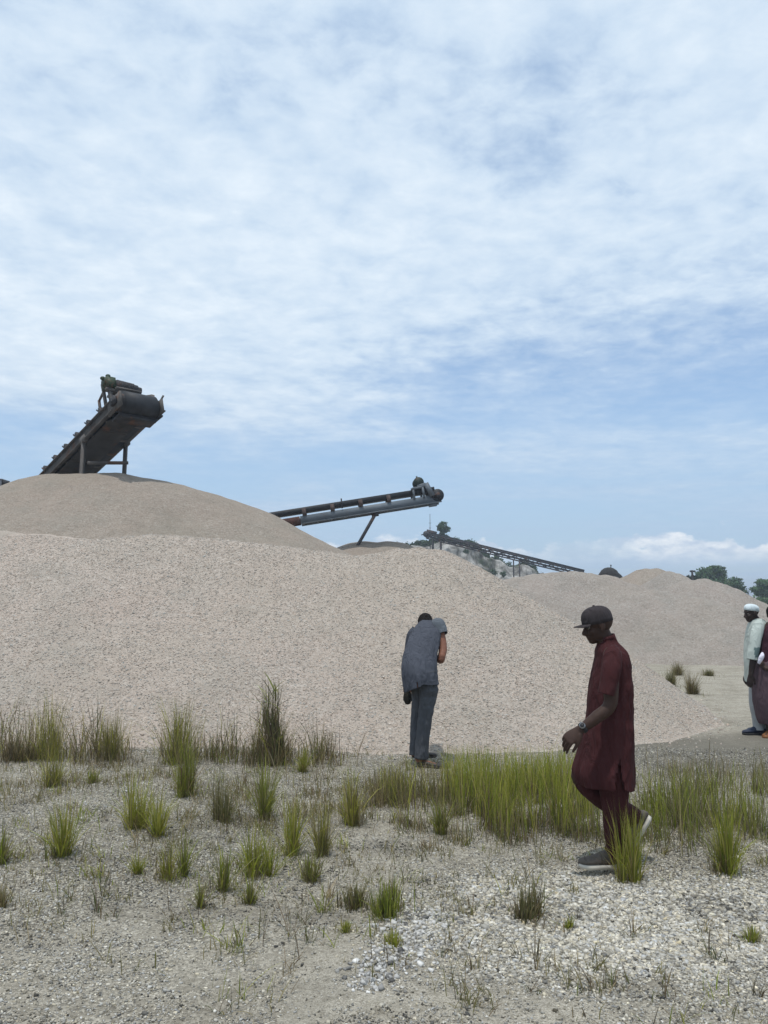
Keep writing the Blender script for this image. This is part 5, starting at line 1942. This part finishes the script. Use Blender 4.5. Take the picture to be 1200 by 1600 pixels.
def robed_person():
    root_p = root_for(1210, 1150)
    D = root_p[1]
    J = lambda u, v, dy=0.0: P(u, v, D + dy) - root_p
    root = empty('person', root_p, 'person cut by the right edge in dark maroon top and long plum garment', 'person')
    skin = mat_skin('dark_skin_edge', (.05, .032, .025))
    top = mat_cloth('dark_maroon_top', (.050, .020, .028))
    robe = mat_cloth('plum_garment', (.088, .060, .070))
    white = mat_cloth('white_cloth', (.72, .70, .78), .04)
    hairm = mat_cloth('dark_hair', (.012, .010, .010))
    tan = mat_simple('tan_sandal', (.20, .085, .030), .6)
    F, U = nrm((.25, 1, -.1)), np.array([0, .1, 1.0])
    mb = MB()
    at = head_into(mb, J(1208.5, 960), F, U, .97)
    mb.tube([J(1209, 966), J(1209, 974), J(1210, 982)], [.054, .058, .085], n=18)
    mb.tube([J(1210, 978), J(1210, 992), J(1210, 1015), J(1210, 1040), J(1210, 1066)], [.12, .17, .15, .15, .15], [.07, .105, .10, .105, .11], ref=(1, 0, 0), n=22)
    for g in (-1, 1):
        x = 1210 + g * 21
        mb.tube([J(1210 + g * 18, 983), J(x, 1004), J(x + g * 1, 1026), J(x - g * 3, 1040, -.10), J(x - g * 10, 1045, -.17)], [.058, .05, .043, .037, .028], n=14)
        hand_into(mb, J(x - g * 10, 1045, -.17), (-g, -.1, -.2), (0, -1, .2), g, (.4, .45, .4))
        mb.tube([J(1210 + g * 8, 1066), J(1210 + g * 8, 1100), J(1210 + g * 8, 1140)], [.085, .058, .036], n=14)
        mb.tube([J(1210 + g * 8, 1140), J(1209 + g * 8, 1147, .0), J(1205 + g * 8, 1149, -.14)], [.036, .034, .02], n=12)
    V, Q = remesh(mb, .007, 3)
    make_mesh('body', V, Q, skin, root, smooth=True)
    mb = MB()
    mb.add(*ellipsoid(at(-.022, 0, .034), (.104, .088, .094), np.array([F, nrm(np.cross(U, F)), U]), 30, 22))
    mb.build('hair', hairm, root, smooth=True)

    def garment(name, prof, mat, seed, expo=2.2, n=90):
        spec = []
        for v, ul, ur, hd in prof:
            a, b = J(ul, v), J(ur, v)
            spec.append(((a[0] + b[0]) / 2, 0, a[2], (b[0] - a[0]) / 2, hd))
        f1, f2 = fold_noise(seed, 2.2, 1.6), fold_noise(seed + 5, 1.4, 6.0)
        Rg, th = superrings(spec, n, n, expo, lambda th, t, Z: f1(th, Z, .5) * (.018 + .03 * t) + f2(th, Z, 2.0) * .012)
        shell(name, Rg, mat, root)
        return Rg, th
    garment('top', [(973, 1203, 1216, .07), (978, 1196, 1224, .10), (986, 1190, 1230, .13), (1005, 1187.5, 1232, .145), (1025, 1185.5, 1234, .15), (1040, 1184.5, 1235, .155)], top, 81)
    Rg, th = garment('long_garment', [(1030, 1187, 1233, .15), (1040, 1181, 1239, .19), (1055, 1178.5, 1241, .22), (1080, 1178, 1242, .235), (1102, 1180, 1240, .23), (1120, 1184, 1236, .21), (1130, 1188, 1232, .19)], robe, 84)
    # white oval patch following the garment's near left side, and a white cloth tucked at the waist
    m, n, _ = Rg.shape
    c2 = Rg.mean(1, keepdims=True)
    Rg2 = c2 + (Rg - c2) * np.array([1.018, 1.018, 1.0])
    pa = np.linspace(0, 2 * math.pi, 40, endpoint=False)
    disc = []
    for rr in np.linspace(1, .04, 9):
        fi = (.66 + .19 * rr * np.sin(pa)) * (m - 1)
        fj = ((4.36 + .34 * rr * np.cos(pa)) / (2 * math.pi)) * n
        i0, j0 = np.floor(fi).astype(int), np.floor(fj).astype(int)
        a, b = (fi - i0)[:, None], (fj - j0)[:, None]
        g = lambda i, j: Rg2[i, j % n]
        disc.append((g(i0, j0) * (1 - a) + g(i0 + 1, j0) * a) * (1 - b) + (g(i0, j0 + 1) * (1 - a) + g(i0 + 1, j0 + 1) * a) * b)
    shell('white_patch', np.array(disc), white, root, None, .003)
    mb = MB()
    c = J(1190, 1028, -.165)
    mb.tube([c + np.array([.03, .03, .065]), c + np.array([.004, -.005, .03]), c + np.array([-.018, -.012, -.02]), c + np.array([-.042, -.008, -.07])], [.010, .028, .034, .026], [.005, .009, .010, .004], ref=(1, .3, .3), n=24, m=30, dome=2,
            disp=lambda th, t: .35 * np.sin(th * 3 + t * 5) * .5 + .3 * (fbm(np.cos(th) * 2, np.sin(th) * 2, t * 4, 5, 3) - .5))
    mb.build('white_cloth', white, root, smooth=False)
    shoe(root, J(1203, 1150, .03), (-.55, -.7, 0), (0, 0, 1), .25, tan, tan, 'sandal', high=.55, sole_t=.03)
    shoe(root, J(1220, 1150, .03), (-.3, -.8, 0), (0, 0, 1), .25, tan, tan, 'sandal', high=.55, sole_t=.03)


def build_haze():
    """even, thin moist air round the camera and the whole yard"""
    hm = NT('haze_air')
    pv = hm.n('ShaderNodeVolumePrincipled')
    pv.inputs['Color'].default_value = (.80, .88, 1.0, 1)
    pv.inputs['Density'].default_value = .0011
    pv.inputs['Anisotropy'].default_value = .2
    hm.t.links.new(pv.outputs[0], hm.out.inputs[1])
    g = bpy.data.objects['ground'].data
    co = np.empty(len(g.vertices) * 3, np.float32)
    g.vertices.foreach_get('co', co)
    lo, hi = co.reshape(-1, 3).min(0) - 5, co.reshape(-1, 3).max(0) + 5
    lo[2], hi[2] = -4.5, 15.0
    mb = MB()
    mb.box((lo + hi) / 2, (1, 0, 0), (0, 1, 0), (0, 0, 1), hi - lo)
    tag(mb.build('haze', hm.m), kind='stuff')


# ------------------------------------------------------------------ assemble
build_light()
ONLY = os.environ.get('SCENE_ONLY', '')
if ONLY != 'sky':
    stone_mat = mat_attr('loose_stone', .9, 0, .12, .2)
    grass_mat = mat_attr('grass_blade', .55, .42, .12, .25)
    leaf_mat = mat_attr('leaf', .6, .25, 0, .25)
    build_ground()
    build_piles(stone_mat)
    build_ground_stones(stone_mat)
    build_conveyors()
    build_far(leaf_mat)
    build_grass(grass_mat)
    walking_man()
    bending_man()
    dark_pouch()
    capped_man()
    robed_person()
    build_haze()
SC.cycles.use_denoising = True
SC.cycles.denoiser = 'OPENIMAGEDENOISE'
SC.cycles.denoising_input_passes = 'RGB_ALBEDO_NORMAL'
SC.cycles.denoising_prefilter = 'ACCURATE'
SC.cycles.sample_clamp_direct = 6
SC.cycles.sample_clamp_indirect = 3
SC.cycles.use_adaptive_sampling = False
SC.cycles.max_bounces = 6
SC.cycles.transparent_max_bounces = 8
